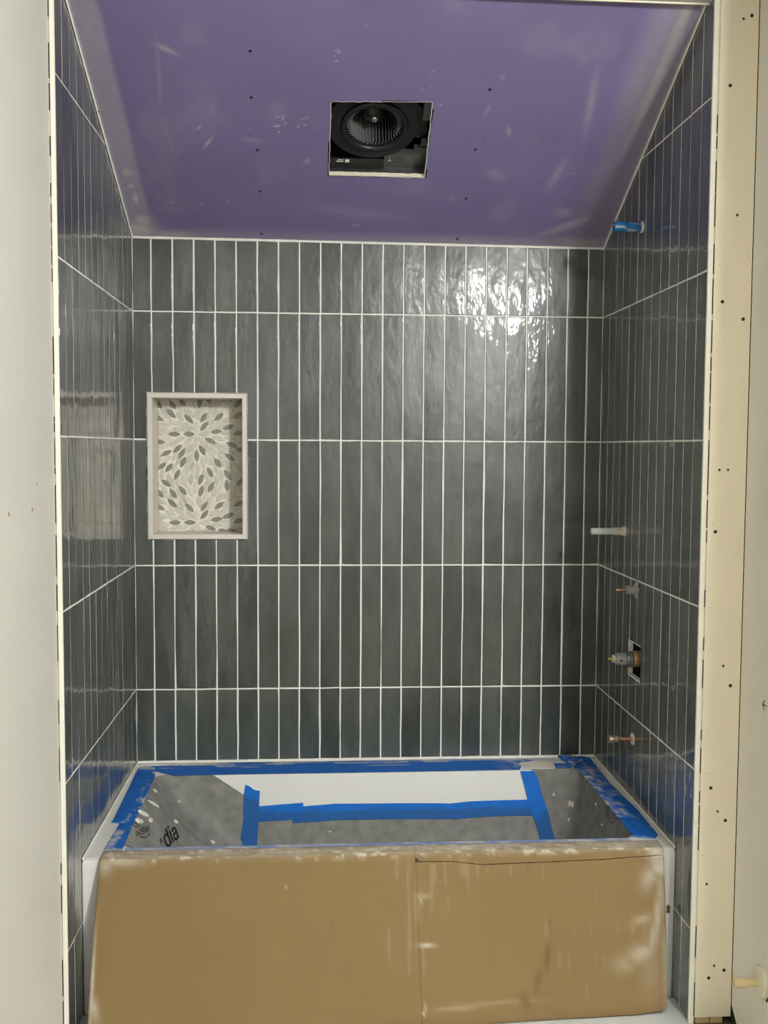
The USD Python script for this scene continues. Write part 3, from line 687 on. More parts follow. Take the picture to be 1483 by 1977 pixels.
def on_basin(poly, off, extra=None, du=12, dv=16):
    """a sheet lying on the basin wall: uv polygon cut along a grid, lifted by off, with its rim turned down"""
    uv_tris = []
    pts, faces, key = [], [], {}
    def pid(p):
        k = (round(p[0], 5), round(p[1], 5))
        if k not in key: key[k] = len(pts); pts.append(k)
        return key[k]
    poly = poly.buffer(0)
    x0, y0, x1, y1 = poly.bounds
    ug = np.arange(math.floor(x0 * du), math.ceil(x1 * du) + 1) / du; vg = np.arange(math.floor(y0 * dv), math.ceil(y1 * dv) + 1) / dv
    for i in range(len(ug) - 1):
        for j in range(len(vg) - 1):
            g = poly.intersection(box(ug[i], vg[j], ug[i + 1], vg[j + 1]))
            for q in getattr(g, 'geoms', [g]):
                if q.geom_type != 'Polygon' or q.area < 1e-9: continue
                tv, tf = trimesh.creation.triangulate_polygon(q, engine='earcut')
                for t in tf: faces.append([pid(tv[k]) for k in t])
    uv = np.array(pts); F = np.array(faces); F = F[[len(set(r)) == 3 for r in F.tolist()]]
    o = off + (extra(uv) if extra else 0.0)
    top = basin(uv[:, 0], np.maximum(uv[:, 1], -0.0), o)
    low = basin(uv[:, 0], np.maximum(uv[:, 1], -0.0), o - .0004)
    over = uv[:, 1] < 0                                             # the part folded over the rim lies on the deck
    if over.any():
        base = basin(uv[:, 0], 0 * uv[:, 1]); cen = np.array([0.75, -0.41, 0]); k = np.floor(uv[:, 0]).astype(int) % 8
        nrm = np.zeros((len(uv), 3)); nrm[k == 0] = (-1, 0, 0); nrm[k == 2] = (0, 1, 0); nrm[k == 4] = (1, 0, 0); nrm[k == 6] = (0, -1, 0)
        dd = (base - cen) * [1, 1, 0]; dd /= np.linalg.norm(dd, axis=1, keepdims=True); m = (k % 2) == 1; nrm[m] = dd[m]
        P = base + nrm * (-uv[:, 1] * DEPTH)[:, None]
        oo = np.broadcast_to(o, (len(uv),))
        top[over] = (P + np.array([0, 0, 1.0]) * oo[:, None])[over]; low[over] = (P + np.array([0, 0, 1.0]) * (oo - .0004)[:, None])[over]
    edges = {}
    for a, b, c in F:
        for e in ((a, b), (b, c), (c, a)): edges[e] = 1
    n = len(uv); V = np.vstack([top, low]); FF = F.tolist()
    for (a, b) in edges:
        if (b, a) not in edges: FF += [[a, a + n, b + n], [a, b + n, b]]
    return (V, np.array(FF)), uv

# masking film and tape (uv outlines are measured on the basin wall)
def film(name, uv, off, m, label, cat_, group=None, seed=0, **kw):
    rng_ = np.random.default_rng(seed)
    rip = lambda q: 0.0006 * meshkit.fbm(np.c_[q[:, 0] * 5, q[:, 1] * 6, 0 * q[:, 0] + seed], 3, seed)
    mesh, q = on_basin(Polygon(uv), off, rip)
    t_ = thing(name, label, cat_, tuple(basin(np.mean([a for a, _ in uv]), np.mean([max(b, 0) for _, b in uv]))[0]), group)
    obj('sheet', mesh, m, t_, smooth=True)
    return t_
FL = film('masking_fleece', [(-.6, -.02), (-.15, -.03), (.3, -.03), (1.0, -.03), (1.97, -.03), (2.07, -.03), (2.096, .01), (2.13, .201), (2.136, .258), (2.085, .45), (2.01, .61), (1.92, .70), (1.86, .95), (-.6, .95)], .0012, FILM, 'grey fleece sheet with black script over the left end of the tub', 'masking sheet', seed=1)
FMID = film('masking_fleece', [(2.15, .326), (2.257, .354), (2.585, .373), (2.923, .36), (2.945, .37), (2.962, .43), (3.0, .60), (3.04, .669), (3.05, .95), (1.98, .95), (2.0, .68), (2.06, .55), (2.105, .43)], .0012, FILM, 'narrow grey fleece sheet below the horizontal blue tape inside the tub', 'masking sheet', seed=2)
FR = film('masking_fleece', [(2.915, -.02), (3.0, -.03), (3.5, -.03), (4.0, -.03), (4.6, -.03), (5.15, -.03), (5.6, -.02), (5.6, .95), (3.25, .95), (3.17, .67), (3.035, .60), (2.984, .43), (2.95, .231)], .0012, FILM, 'grey fleece masking sheet over the right-hand drain end of the tub', 'masking sheet', seed=3)

def tape(uv, off, m, label, seed, dark_below=None):
    poly = Polygon(uv)
    rip = lambda q: 0.0003 * meshkit.noise(np.c_[q[:, 0] * 9, q[:, 1] * 20, 0 * q[:, 0] + seed], seed)
    mesh, q = on_basin(poly, off, rip, du=20, dv=40)
    t_ = thing('masking_tape', label, 'tape', tuple(basin(np.mean([a for a, _ in uv]), np.mean([max(b, 0) for _, b in uv]))[0]))
    pv = {'smear': np.r_[dark_below(q), dark_below(q)]} if dark_below else None
    obj('strip', mesh, m, t_, smooth=False if dark_below else True, prim_var=pv)
    return t_
TAPE_STEP = smeared('blue_tape_over_edge', srgb(22, 108, 202), srgb(36, 92, 156), rough=0.55, var=0.08, scale=30)
step = lambda q: 1.25 * np.clip((q[:, 1] - (.352 + .01 * np.sin(q[:, 0] * 40))) / .01, 0, 1)
stepv = lambda q: 1.25 * np.clip((q[:, 1] - (.16 + 1.6 * (q[:, 0] - 2.11))) / .02, 0, 1)
tape([(2.143, .302), (2.213, .287), (2.276, .275), (2.257, .368), (2.215, .432), (2.101, .449)], .0030, TAPE_STEP, 'short blue tape piece touching the upright tape inside the tub', 1, step)
tape([(2.266, .309), (2.365, .289), (2.477, .293), (2.591, .296), (2.691, .305), (2.700, .453), (2.548, .445), (2.458, .443), (2.343, .442), (2.203, .466), (2.217, .41)], .0038, TAPE_STEP, 'longest horizontal blue tape strip inside the tub', 2, step)
tape([(2.689, .307), (2.75, .289), (2.831, .283), (2.922, .281), (2.947, .431), (2.869, .431), (2.789, .437), (2.696, .456)], .0046, TAPE_STEP, 'horizontal blue tape strip inside the tub that reaches the slanting tape', 3, step)
tape([(2.156, .097), (2.163, .112), (2.168, .146), (2.181, .158), (2.119, .405), (2.072, .55), (2.025, .684), (2.0, .76), (1.85, .8), (1.74, .8), (1.817, .681), (1.92, .645), (2.0, .602), (2.04, .50), (2.073, .402)], .0038, TAPE_STEP, 'upright blue tape strip with a torn top end, left inside the tub', 4, stepv)
tape([(2.887, .008), (2.901, .123), (2.921, .281), (2.945, .431), (2.992, .674), (3.02, .8), (3.55, .8), (3.334, .665), (3.0, .457), (2.96, .243), (2.935, .061), (2.921, .008)], .0054, TAPE_STEP, 'slanting blue tape strip down the back right of the tub with crinkled top', 5, lambda q: 1.25 * np.clip((q[:, 1] - .42) / .02 + 3 * (q[:, 0] - 2.97) / .03, 0, 1))

def deck_sheet(poly, z0, zfun, m, parent, name, cell=0.008, sfun=None, thick=0.0005):
    """a flat sheet on the tub deck cut along a grid so that it can crinkle"""
    pts, faces, key = [], [], {}
    def pid(p):
        k = (round(p[0], 5), round(p[1], 5))
        if k not in key: key[k] = len(pts); pts.append(k)
        return key[k]
    x0, y0, x1, y1 = poly.bounds
    for i in range(int((x1 - x0) / cell) + 1):
        for j in range(int((y1 - y0) / cell) + 1):
            g = poly.intersection(box(x0 + i * cell, y0 + j * cell, x0 + (i + 1) * cell, y0 + (j + 1) * cell))
            for q in getattr(g, 'geoms', [g]):
                if q.geom_type != 'Polygon' or q.area < 1e-9: continue
                tv, tf = trimesh.creation.triangulate_polygon(q, engine='earcut')
                for t_ in tf: faces.append([pid(tv[k]) for k in t_])
    q = np.array(pts); F = [r for r in faces if len(set(r)) == 3]
    top = np.c_[q, z0 + zfun(q[:, 0], q[:, 1])]; low = np.c_[q, np.full(len(q), z0 - .0004)]
    ed = {}
    for a, b, c in F:
        for e in ((a, b), (b, c), (c, a)): ed[e] = 1
    n = len(q); FF = list(F)
    for a, b in ed:
        if (b, a) not in ed: FF += [[a, a + n, b + n], [a, b + n, b]]
    sv = None
    if sfun is not None:
        s_ = sfun(q[:, 0], q[:, 1]); sv = {'smear': np.r_[s_, s_]}
    return obj(name, (np.vstack([top, low]), np.array(FF)), m, parent, smooth=True, prim_var=sv)
fb2 = lambda x, y, k, s, o=3: meshkit.fbm(np.c_[np.asarray(x) * k, np.asarray(y) * k, 0 * np.asarray(x) + s], o, s)
DZ = RIM + 0.0024
tb = thing('masking_tape', 'long blue tape strip along the back rim of the tub under the tiles', 'tape', (0.7, -0.08, RIM))
deck_sheet(Polygon([(.040, -.0416), (.0606, -.0761), (.1358, -.134), (.3343, -.1290), (.5932, -.1290), (.8862, -.1285), (1.10, -.1265), (1.2219, -.1262), (1.235, -.095), (1.222, -.075), (1.262, -.066), (1.25, -.050), (1.30, -.047), (1.345, -.040), (1.3995, -.028), (1.3995, -.012), (1.2586, -.016), (1.0122, -.014), (.8971, -.0147), (.5935, -.0209), (.3257, -.0181), (.1, -.034)]), DZ, lambda x, y: .0008 * fb2(x, y, 60, 1), TAPE_MUD, tb, 'strip', .010,
           lambda x, y: np.clip(np.maximum(0.85 * sm(.50, .62, fb2(x * .22, y * 2.4, 40, 5)) * sm(-.052, -.022, y), 0.9 * sm(.62, .7, fb2(x * .35, y * 2, 30, 6)) * sm(-.075, -.055, y)) + 1.0 * sm(1.14, 1.3, x) * sm(.42, .55, fb2(x, y, 60, 7)), 0, 1))
tl1 = thing('masking_tape', 'blue tape strip along the rear part of the left tub rim', 'tape', (0.05, -0.28, RIM))
deck_sheet(Polygon([(.0154, -.0542), (.032, -.042), (.0668, -.06), (.0800, -.14), (.0835, -.30), (.083, -.4622), (.0464, -.5254), (.0229, -.5194), (.0264, -.5049), (.0221, -.3107)]), DZ, lambda x, y: .001 + .0010 * fb2(x, y, 60, 2), TAPE_MUD, tl1, 'strip', .008,
           lambda x, y: np.clip(0.8 * sm(.60, .72, fb2(x * 1.6, y * .7, 40, 8)) * sm(.055, .07, x) + .8 * sm(-.09, -.055, y), 0, 1))
tl2 = thing('masking_tape', 'blue tape strip at the front of the left tub rim beside the cardboard', 'tape', (0.06, -0.6, RIM))
deck_sheet(Polygon([(.0448, -.461), (.0835, -.465), (.088, -.69), (.088, -.7168), (.0424, -.7099), (.0449, -.6321), (.0483, -.5351)]), DZ, lambda x, y: .0003 + .0006 * fb2(x, y, 60, 3), TAPE_MUD, tl2, 'strip', .008,
           lambda x, y: np.clip(.7 * sm(.58, .68, fb2(x, y, 35, 9)), 0, 1))
tr = thing('masking_tape', 'crinkled plaster-smeared blue tape along the right tub rim', 'tape', (1.45, -0.35, RIM))
ridge = lambda x, y: 1 - np.abs(2 * fb2(x * .9 + y * .25, y * .55, 55, 12) - 1)
deck_sheet(Polygon([(1.395, -.018), (1.4301, -.0130), (1.4700, -.0130), (1.4782, -.03), (1.4707, -.2769), (1.4847, -.5024), (1.4803, -.6828), (1.4657, -.7047), (1.412, -.690), (1.4120, -.5509), (1.410, -.4026), (1.411, -.2258), (1.4018, -.118), (1.39, -.07)]), DZ, lambda x, y: .0008 + .0085 * np.clip(ridge(x, y) - .55, 0, 1) * (1 - .85 * sm(1.452, 1.468, x)), TAPE_MUD, tr, 'strip', .006,
           lambda x, y: np.clip((.75 * sm(.50, .66, fb2(x * 1.0, y * .8, 75, 13)) * (1 - sm(1.440, 1.456, x)) * sm(-.62, -.5, y) + .30 * sm(.5, .7, fb2(x, y, 22, 14))), 0, 1))
lump = thing('masking_tape', 'bunched scrap of blue tape in the back right corner of the tub rim', 'tape', (1.408, -0.04, RIM))
deck_sheet(Polygon([(1.375, -.010), (1.402, -.010), (1.432, -.022), (1.428, -.075), (1.41, -.095), (1.385, -.06)]), DZ + .002, lambda x, y: .004 + .022 * np.clip(fb2(x, y, 70, 17) - .25, 0, 1) * np.exp(-((x - 1.405) ** 2 + (y + .045) ** 2) / .0016), TAPE_MUD, lump, 'wad', .004, lambda x, y: .5 * sm(.5, .62, fb2(x, y, 90, 18)))
scrap = thing('masking_tape', 'small loose blue tape patch over plaster near the back right corner of the tub', 'tape', (1.37, -0.09, RIM))
deck_sheet(Polygon([(1.345, -.075), (1.392, -.078), (1.393, -.122), (1.340, -.124)]), DZ + .0012, lambda x, y: .0008 * fb2(x, y, 80, 19), TAPE_MUD, scrap, 'patch', .008, lambda x, y: .45 * sm(.45, .6, fb2(x, y, 60, 20)))
pl = thing('plaster_smear', 'dried pale plaster smeared on the back rim between blue tape scraps', 'plaster', (1.29, -0.09, RIM))
deck_sheet(Polygon([(1.235, -.06), (1.28, -.045), (1.34, -.042), (1.345, -.07), (1.338, -.126), (1.29, -.127), (1.232, -.122), (1.262, -.10)]), DZ - .0002, lambda x, y: .0016 * fb2(x, y, 50, 21), PLASTER, pl, 'smear', .008)
tf_ = thing('masking_tape', 'thin blue tape edge showing along the front rim above the cardboard', 'tape', (0.75, -0.71, RIM))
deck_sheet(box(.096, -.7213, 1.40, -.6985), DZ - .0004, lambda x, y: .0004 * fb2(x, y, 50, 22), TAPE_MUD, tf_, 'strip', .012, lambda x, y: np.clip(.35 + .5 * sm(.45, .65, fb2(x * .4, y * 2, 40, 23)), 0, 1))

# printing on the fleece
def on_sheet(polys, toUV, parent, name, off=.0042, label=None):
    out = []
    for g in polys:
        q = np.array(g[0]); uv = toUV(q)
        out.append((basin(uv[:, 0], np.maximum(uv[:, 1], .003), off), np.array(g[1])))
    obj(name, cat(*out), INK, parent, label=label)
def affine(src, dst):
    A = np.c_[np.array(src, float), np.ones(len(src))]; X_, *_ = np.linalg.lstsq(A, np.array(dst, float), rcond=None)
    return lambda q: np.c_[np.asarray(q, float)[:, :2], np.ones(len(q))] @ X_
def stroke(pts, w):
    ls = LineString(pts).buffer(w, 4, cap_style='flat'); tv, tf = trimesh.creation.triangulate_polygon(ls, engine='earcut')
    return tv, tf
def smooth_line(p, n=6):
    p = np.array(p, float); t_ = np.r_[0, np.cumsum(np.linalg.norm(np.diff(p, axis=0), axis=1))]
    from scipy.interpolate import make_interp_spline
    s_ = make_interp_spline(t_, p, k=min(2, len(p) - 1)); return s_(np.linspace(0, t_[-1], n * len(p)))
to_logo = affine([(455, 605), (575, 600), (515, 690), (545, 632)], [(.216, .001), (.393, .094), (.176, .078), (.302, .081)])
on_sheet([stroke(smooth_line(p), 2.2) for p in ([(440, 578), (455, 585), (472, 582)], [(445, 598), (470, 616), (500, 610)], [(462, 575), (485, 600), (500, 590)], [(478, 648), (502, 668), (540, 662), (565, 636), (568, 606)],
          [(505, 686), (535, 698), (560, 688), (574, 664)], [(470, 668), (486, 684)], [(515, 615), (528, 640), (545, 638), (548, 618)], [(525, 622), (535, 628), (540, 618)], [(500, 632), (515, 650), (540, 650), (556, 632)])], to_logo, FL, 'ring_motif', label='black concentric ring motif')
tm = meshkit.text_mesh('dia', 1.0, 0.001)
tv = np.array(tm.vertices); wid = tv[:, 0].max()
tv2 = tv.copy(); tv2[:, 0] = tv[:, 0] / wid + 0.10 * tv[:, 1]; tv2[:, 1] = tv[:, 1]
to_text = affine([(0, 0), (1, 0), (0.0, 1)], [(.31, .262), (.60, .318), (.405, .178)])
on_sheet([(tv2[:, :2], np.array(tm.faces))] + [stroke(smooth_line(p), .025) for p in ([(-.16, .45), (-.10, .55), (-.02, .52)], [(-.15, .62), (-.06, .72)])], to_text, FL, 'lettering', label='black script letters')
to_logo2 = affine([(815, 480), (850, 560), (880, 620), (900, 590)], [(4.51, .03), (4.631, .063), (4.728, .083), (4.754, .034)])
on_sheet([stroke(smooth_line(p), 2.0) for p in ([(815, 478), (832, 545), (880, 620), (905, 600), (925, 552)], [(846, 505), (868, 580), (890, 588), (908, 560)], [(840, 465), (848, 505)], [(870, 545), (886, 560), (880, 575)])], to_logo2, FR, 'ring_motif', label='black ring motif')
# dried plaster chips stuck to the fleece
rng = np.random.default_rng(5)
for par, u_, v_, a, b, ang in ((FL, .69, .058, .020, .006, 1.0), (FL, .871, .033, .010, .004, 1.1), (FL, .461, .089, .011, .008, 0), (FL, .768, .257, .009, .007, .6), (FL, 1.163, .572, .009, .009, .2), (FL, 1.276, .213, .004, .003, 0), (FL, .33, .02, .018, .010, .6), (FL, .45, .018, .022, .008, .9),
                               (FR, 3.518, .302, .010, .003, 1.4), (FR, 3.633, .305, .010, .004, 1.3), (FR, 2.993, .239, .006, .003, 1.2), (FR, 4.546, .197, .003, .003, 0), (FR, 4.353, .107, .006, .003, .5), (FMID, 2.3, .55, .004, .003, 0), (FR, 3.6, .45, .003, .007, .2)):
    c = basin(u_, v_, .0035)[0]; e1 = basin(u_ + .01, v_, .0035)[0] - c; e2 = basin(u_, v_ + .01, .0035)[0] - c; e1 /= np.linalg.norm(e1); e2 /= np.linalg.norm(e2); nn = np.cross(e1, e2); nn *= np.sign(nn @ np.array([.75 - c[0], -.41 - c[1], .8]))
    t_ = np.linspace(0, 2 * np.pi, 10)[:-1] + rng.normal(0, .15, 9); rr = 1 + rng.normal(0, .22, 9)
    p2 = np.c_[a * np.cos(t_) * rr, b * np.sin(t_) * rr] @ np.array([[math.cos(ang), math.sin(ang)], [-math.sin(ang), math.cos(ang)]])
    P3 = np.vstack([c + p2[:, :1] * e1 + p2[:, 1:] * e2 - nn * .002, c + .8 * (p2[:, :1] * e1 + p2[:, 1:] * e2) + nn * .0018])
    obj('plaster_chip', m3.Manifold.hull_points(P3), PLASTER, par)

# ---------------------------------------------------------------- cardboard apron
def y_bot(x): return np.interp(x, [0.03, 0.5, 0.85, 1.2, 1.46], [-.905, -.892, -.876, -.858, -.853])
def z_bot(x): return np.interp(x, [0.03, 0.9, 1.1, 1.25, 1.38, 1.46], [.002, .003, .004, .005, .008, .016])
CUT = ([.826, .9162, .9953, 1.0878, 1.2208, 1.3, 1.468], [.3817, .3811, .3720, .3734, .3759, .3775, .3856])
def card(x0f, x1f, kind_, nx=70, out=0.0):
    """x0f/x1f give the left and right edge at a height; kind_: whole sheet, flap only (down to the cut) or panel only (below the cut)"""
    V, S_ = [], []
    prof = []
    ysf = np.linspace(-.7225, -.766, 8)
    for y_ in ysf: prof.append(('f', y_))
    for a in np.linspace(15, 90, 6): prof.append(('b', math.radians(a)))
    for t_ in np.linspace(0.0, 1, 46)[1:]: prof.append(('p', t_))
    pts_, sv = [], []
    zt = RIM + .0045; r = .010
    for i in range(nx + 1):
        row = []
        for k_, q in prof:
            xx = 0
            if k_ == 'f': y_, z_ = q, zt
            elif k_ == 'b': y_, z_ = -.766 - r * math.sin(q), zt - r * (1 - math.cos(q))
            else: y_, z_ = None, None
            zz = z_ if z_ is not None else zt - r - q * (zt - r)
            xl, xr = x0f(zz), x1f(zz); xx = xl + (xr - xl) * i / nx
            if k_ == 'p':
                zb = z_bot(xx); yb = y_bot(xx); ztop = zt - r; ztp = ztop
                if kind_ == 'panel': q = (q - 1 / 45) * 45 / 44; ztop = np.interp(xx, *CUT) - .0006
                if kind_ == 'flap': zlow = np.interp(xx, *CUT) + .0006; z_ = ztop - q * (ztop - zlow)
                else: z_ = ztop - q * (ztop - zb)
                s_ = (ztp - z_) / (ztp - zb)
                y_ = -.776 + (yb + .776) * s_ - .004 * math.sin(math.pi * s_) * (1 if kind_ != 'flap' else 1)
                y_ += .0035 * (meshkit.fbm(np.array([xx * 3.0, z_ * 4.0, 1.7]), 3, 31) - .5) * min(1, s_ * 6)
                if z_ < zb + .026: y_ += (.026 - (z_ - zb)) * .22
            row.append((xx, y_ - out, z_))
        pts_.append(row)
    P = np.array(pts_)
    if kind_ == 'panel': P = P[:, 14:]
    if kind_ == 'flap': P = P[:, [*range(14), *range(14, P.shape[1], 5), P.shape[1] - 1]]
    nj = P.shape[1]; n = (nx + 1) * nj
    d1 = np.gradient(P, axis=0); d2 = np.gradient(P, axis=1); N = np.cross(d1, d2); N /= np.linalg.norm(N, axis=2, keepdims=True) + 1e-12
    if N[:, -1, 1].mean() > 0: N = -N
    Q = P - N * .0032
    V = np.vstack([P.reshape(-1, 3), Q.reshape(-1, 3)]); idx = np.arange(n).reshape(nx + 1, nj); F = []
    a, b, c, d = idx[:-1, :-1].ravel(), idx[1:, :-1].ravel(), idx[1:, 1:].ravel(), idx[:-1, 1:].ravel()
    F = np.vstack([np.c_[a, d, c], np.c_[a, c, b], np.c_[a, c, d] + n, np.c_[a, b, c] + n])
    def side(e):
        e = np.asarray(e); return np.vstack([np.c_[e[:-1], e[1:], e[1:] + n], np.c_[e[:-1], e[1:] + n, e[:-1] + n]])
    F = np.vstack([F, side(idx[:, 0]), side(idx[:, -1][::-1]), side(idx[0][::-1]), side(idx[-1])])
    X_, Y_, Z_ = V.T
    s_ = .62 * sm(-.779, -.762, Y_) * sm(.36, .40, Z_) * (.25 + 1.2 * fb2(X_ * .6, Y_ * 4, 30, 41))
    s_ = np.maximum(s_, .95 * sm(.60, .68, fb2(X_, Y_ * 2, 45, 42)) * sm(-.782, -.770, Y_) * sm(.385, .40, Z_))
    s_ = np.maximum(s_, blob(X_, Z_, [(1.452, .392, .028, .018, 0, .95), (1.452, .36, .022, .03, .3, .85), (1.425, .335, .018, .03, -.5, .55), (1.45, .30, .012, .07, 0, .45), (1.44, .24, .010, .07, -.1, .5), (1.425, .19, .008, .04, -.15, .5),
         (1.395, .155, .035, .020, .35, .5), (1.41, .165, .02, .012, .2, .3), (1.402, .235, .028, .009, .25, .38), (1.35, .13, .03, .02, .2, .25), (1.455, .12, .008, .12, 0, .35), (1.42, .13, .03, .08, 0, .14),
         (.0445, .14, .004, .10, 0, .75), (.050, .085, .010, .03, .3, .6), (.10, .396, .05, .010, 0, .6), (.06, .39, .02, .02, 0, .5), (.848, .305, .024, .0035, .1, .4), (.839, .297, .004, .012, 0, .45), (.851, .192, .018, .003, 0, .75), (.842, .04, .006, .003, 1.2, .8), (.846, .052, .003, .009, 0, .5),
         (.20, .004, .16, .010, 0, .3), (1.0, .052, .12, .003, .02, .18), (.93, .047, .05, .002, 0, .35)]))
    spk = meshkit.noise(np.c_[X_ * 95, Z_ * 60, 0 * X_ + 3], 51) * (0.55 + .45 * meshkit.noise(np.c_[X_ * 6, Z_ * 6, 0 * X_], 52))
    s_ = np.maximum(s_, .9 * sm(.89, .95, spk))
    strk = meshkit.noise(np.c_[X_ * 120, Z_ * 14, 0 * X_ + 8], 53) * meshkit.noise(np.c_[X_ * 5, Z_ * 5, 0 * X_ + 1], 54)
    s_ = np.maximum(s_, .12 * sm(.62, .8, strk))
    d_ = blob(X_, Z_, [(1.155, .155, .008, .035, -.15, .55), (1.13, .10, .010, .03, -.3, .4), (1.095, .055, .012, .02, .4, .5), (1.165, .225, .004, .02, .2, .25), (1.11, .36, .006, .012, 0, .2), (.62, .24, .003, .006, 0, .3), (.33, .19, .12, .05, 0, .06)]) * (.4 + .9 * fb2(X_, Z_, 90, 44))
    return (V, F), {'smear': np.clip(s_, 0, 1), 'stain': np.clip(d_, 0, .7)}
xl_edge = lambda z: np.interp(z, [0, .2, .398], [.0375, .040, .046])
xr_edge = lambda z: np.interp(z, [0, .398], [1.4545, 1.4645])
seam = lambda z: np.interp(z, [0, .398], [.8375, .8265])
cl_ = thing('cardboard_sheet', 'left cardboard sheet folded over the front of the tub', 'cardboard', (0.43, -0.8, 0.0))
m_, pv = card(xl_edge, lambda z: seam(z) - .0001, 'whole', 150); obj('panel', m_, CARDBOARD, cl_, smooth=True, prim_var=pv)
cr_ = thing('cardboard_sheet', 'right cardboard sheet on the tub front with a slit and white smears', 'cardboard', (1.15, -0.8, 0.0))
m_, pv = card(lambda z: seam(z) + .0001, xr_edge, 'panel', 130, .0005); obj('panel', m_, CARDBOARD, cr_, smooth=True, prim_var=pv)
m_, pv = card(lambda z: seam(z) + .0001, xr_edge, 'flap', 110, .0002); obj('flap', m_, CARDBOARD, cr_, smooth=True, prim_var=pv)
rng = np.random.default_rng(8)
def crumb(c, s, seed):
    r_ = np.random.default_rng(seed); return m3.Manifold.hull_points(np.asarray(c) + r_.normal(0, 1, (14, 3)) * s)
obj('brown_crumb', cat(crumb((1.4835, -.7655, .231), (.002, .0012, .006), 1), crumb((1.487, -.7655, .240), (.003, .0012, .003), 2), crumb((1.4815, -.7655, .243), (.0015, .0012, .0035), 4)), WOOD if False else plain('brown_scrap', srgb(104, 84, 56), .9), label='brown scrap of wet cardboard stuck to the white tub front by the right tiles', cat='scrap')
obj('brown_crumb', crumb((.0270, -.770, .0285), (.003, .003, .004), 3), '/World/Looks/brown_scrap', label='brown scrap low at the left edge of the cardboard by the white tub front', cat='scrap')

# ---------------------------------------------------------------- pipes and valves on the right tiled wall
XW = W
L_ = (-1, 0, 0)
b1 = np.array([XW, -.3839, 2.0475])
t_ = thing('shower_stub', 'blue plastic plug over the shower arm outlet, highest on the right tiled wall', 'pipe plug', tuple(b1))
def tube_smear(mesh, f):
    v, fa, _ = meshkit.arrays(mesh); return (v, fa), {'smear': f(v)}
m_, pv = tube_smear(lathe([(.0118, .0)] + [(.0142, .0042 * k) for k in range(20)] + [(.0143, .083), (.0125, .0835), (.0115, .060), (0, .058)], b1, L_, 40), lambda v: np.clip(.95 * .75 * sm(.55, .72, meshkit.fbm(np.c_[v[:, 0] * 30, v[:, 1] * 110, v[:, 2] * 110], 3, 61)), 0, 1))
obj('plug', m_, BLUE_PLASTIC, t_, smooth=True, prim_var=pv)
obj('plaster_ring', lathe([(.0165, -.001), (.0172, .002), (.0160, .006), (.0142, .007)], b1, L_, 28), PLASTER, t_, smooth=True)
obj('gap', lathe([(.0185, -.0004), (.0185, .0003), (.010, .0004)], b1 + [0, .001, -.002], L_, 24), CAVITY, t_)
b2 = np.array([XW, -.2749, 1.1725])
t_ = thing('hand_shower_stub', 'clear plastic tube with plaster-caked base on the right tiled wall', 'pipe plug', tuple(b2))
obj('flange', lathe([(.0165, -.001), (.0160, .0012), (.0135, .004), (.0118, .009)], b2, L_, 32), CREAM_PLASTIC, t_, smooth=50)
obj('sleeve', lathe([(.0105, 0), (.0120, .0), (.0118, .030), (.0114, .034), (.0106, .036)], b2, L_, 32), CREAM_PLASTIC, t_, smooth=40)
obj('clear_tube', lathe([(.0105, .03), (.0105, .102), (.0088, .1025), (.0088, .03)], b2, L_, 32, cap=False), CLEAR_PLASTIC, t_, smooth=40)
obj('threaded_rod', lathe([(.0045, .03)] + [(.0045 + .0008 * (k % 2), .034 + .0025 * k) for k in range(20)] + [(0, .084)], b2, L_, 16), SOLDERED, t_)
b3 = np.array([XW, -.4138, 1.0150])
t_ = thing('diverter_stub', 'small grey valve sleeve with thin copper stem below a grout line, right wall', 'valve', tuple(b3))
obj('sleeve', lathe([(.0110, 0), (.0134, 0), (.0130, .014), (.0124, .015), (.0124, .034), (.0115, .0355), (.0095, .0355), (.0093, .025), (0, .025)], b3, L_, 32), GREY_PLASTIC, t_, smooth=40)
for sg in (1, -1):
    P = [b3 + np.array(q) for q in ((-.001, .004, sg * .010), (-.001, -.006, sg * .012), (-.012, .004, sg * .012), (-.013, -.001, sg * .012), (-.001, .004, sg * .027), (-.001, -.002, sg * .028), (-.004, .003, sg * .027), (-.005, -.002, sg * .025))]
    obj('wing', m3.Manifold.hull_points(np.array(P)), GREY_PLASTIC, t_)
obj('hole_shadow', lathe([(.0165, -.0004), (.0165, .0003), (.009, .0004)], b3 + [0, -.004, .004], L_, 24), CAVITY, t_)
obj('stem', lathe([(.0028, .02), (.0028, .054), (.0040, .055), (.0046, .060), (.0030, .064), (0, .0645)], b3, L_, 16), COPPER, t_, smooth=40)
b4 = np.array([XW, -.3935, .8105])
t_ = thing('mixing_valve', 'large mixing valve with brass body in a square cut of the right wall', 'valve', tuple(b4))
obj('brass_body', lathe([(.0235, -.06), (.0235, -.002), (.0225, .004), (.021, .006)], b4, L_, 36), BRASS, t_, smooth=35)
obj('retaining_nut', lathe([(.0190, .003), (.0220, .004), (.0225, .012), (.0200, .015), (.0225, .018), (.0215, .026), (.0185, .027)], b4, L_, 12), DARK_GREY, t_)
obj('lock_ring', cat(lathe([(.0195, .018), (.0212, .019), (.0212, .023), (.019, .024)], b4, L_, 36), ), CHROME, t_, smooth=40)
obj('bonnet', lathe([(.0182, .024), (.0182, .030), (.0188, .031), (.0180, .052), (.0165, .056), (.0110, .057), (0, .057)], b4, L_, 36), GREY_PLASTIC, t_, smooth=35)
obj('slot', bx(XW - .047, XW - .041, -.4125, -.409, .8065, .8115), INK, t_)
obj('stem_cap', cat(lathe([(.0085, .055), (.0112, .057), (.0112, .064), (.0085, .067), (0, .067)], b4, L_, 20), bx(XW - .066, XW - .060, -.400, -.387, .816, .8225)), plain('pale_green_plastic', srgb(168, 172, 158), .5), t_, smooth=35)
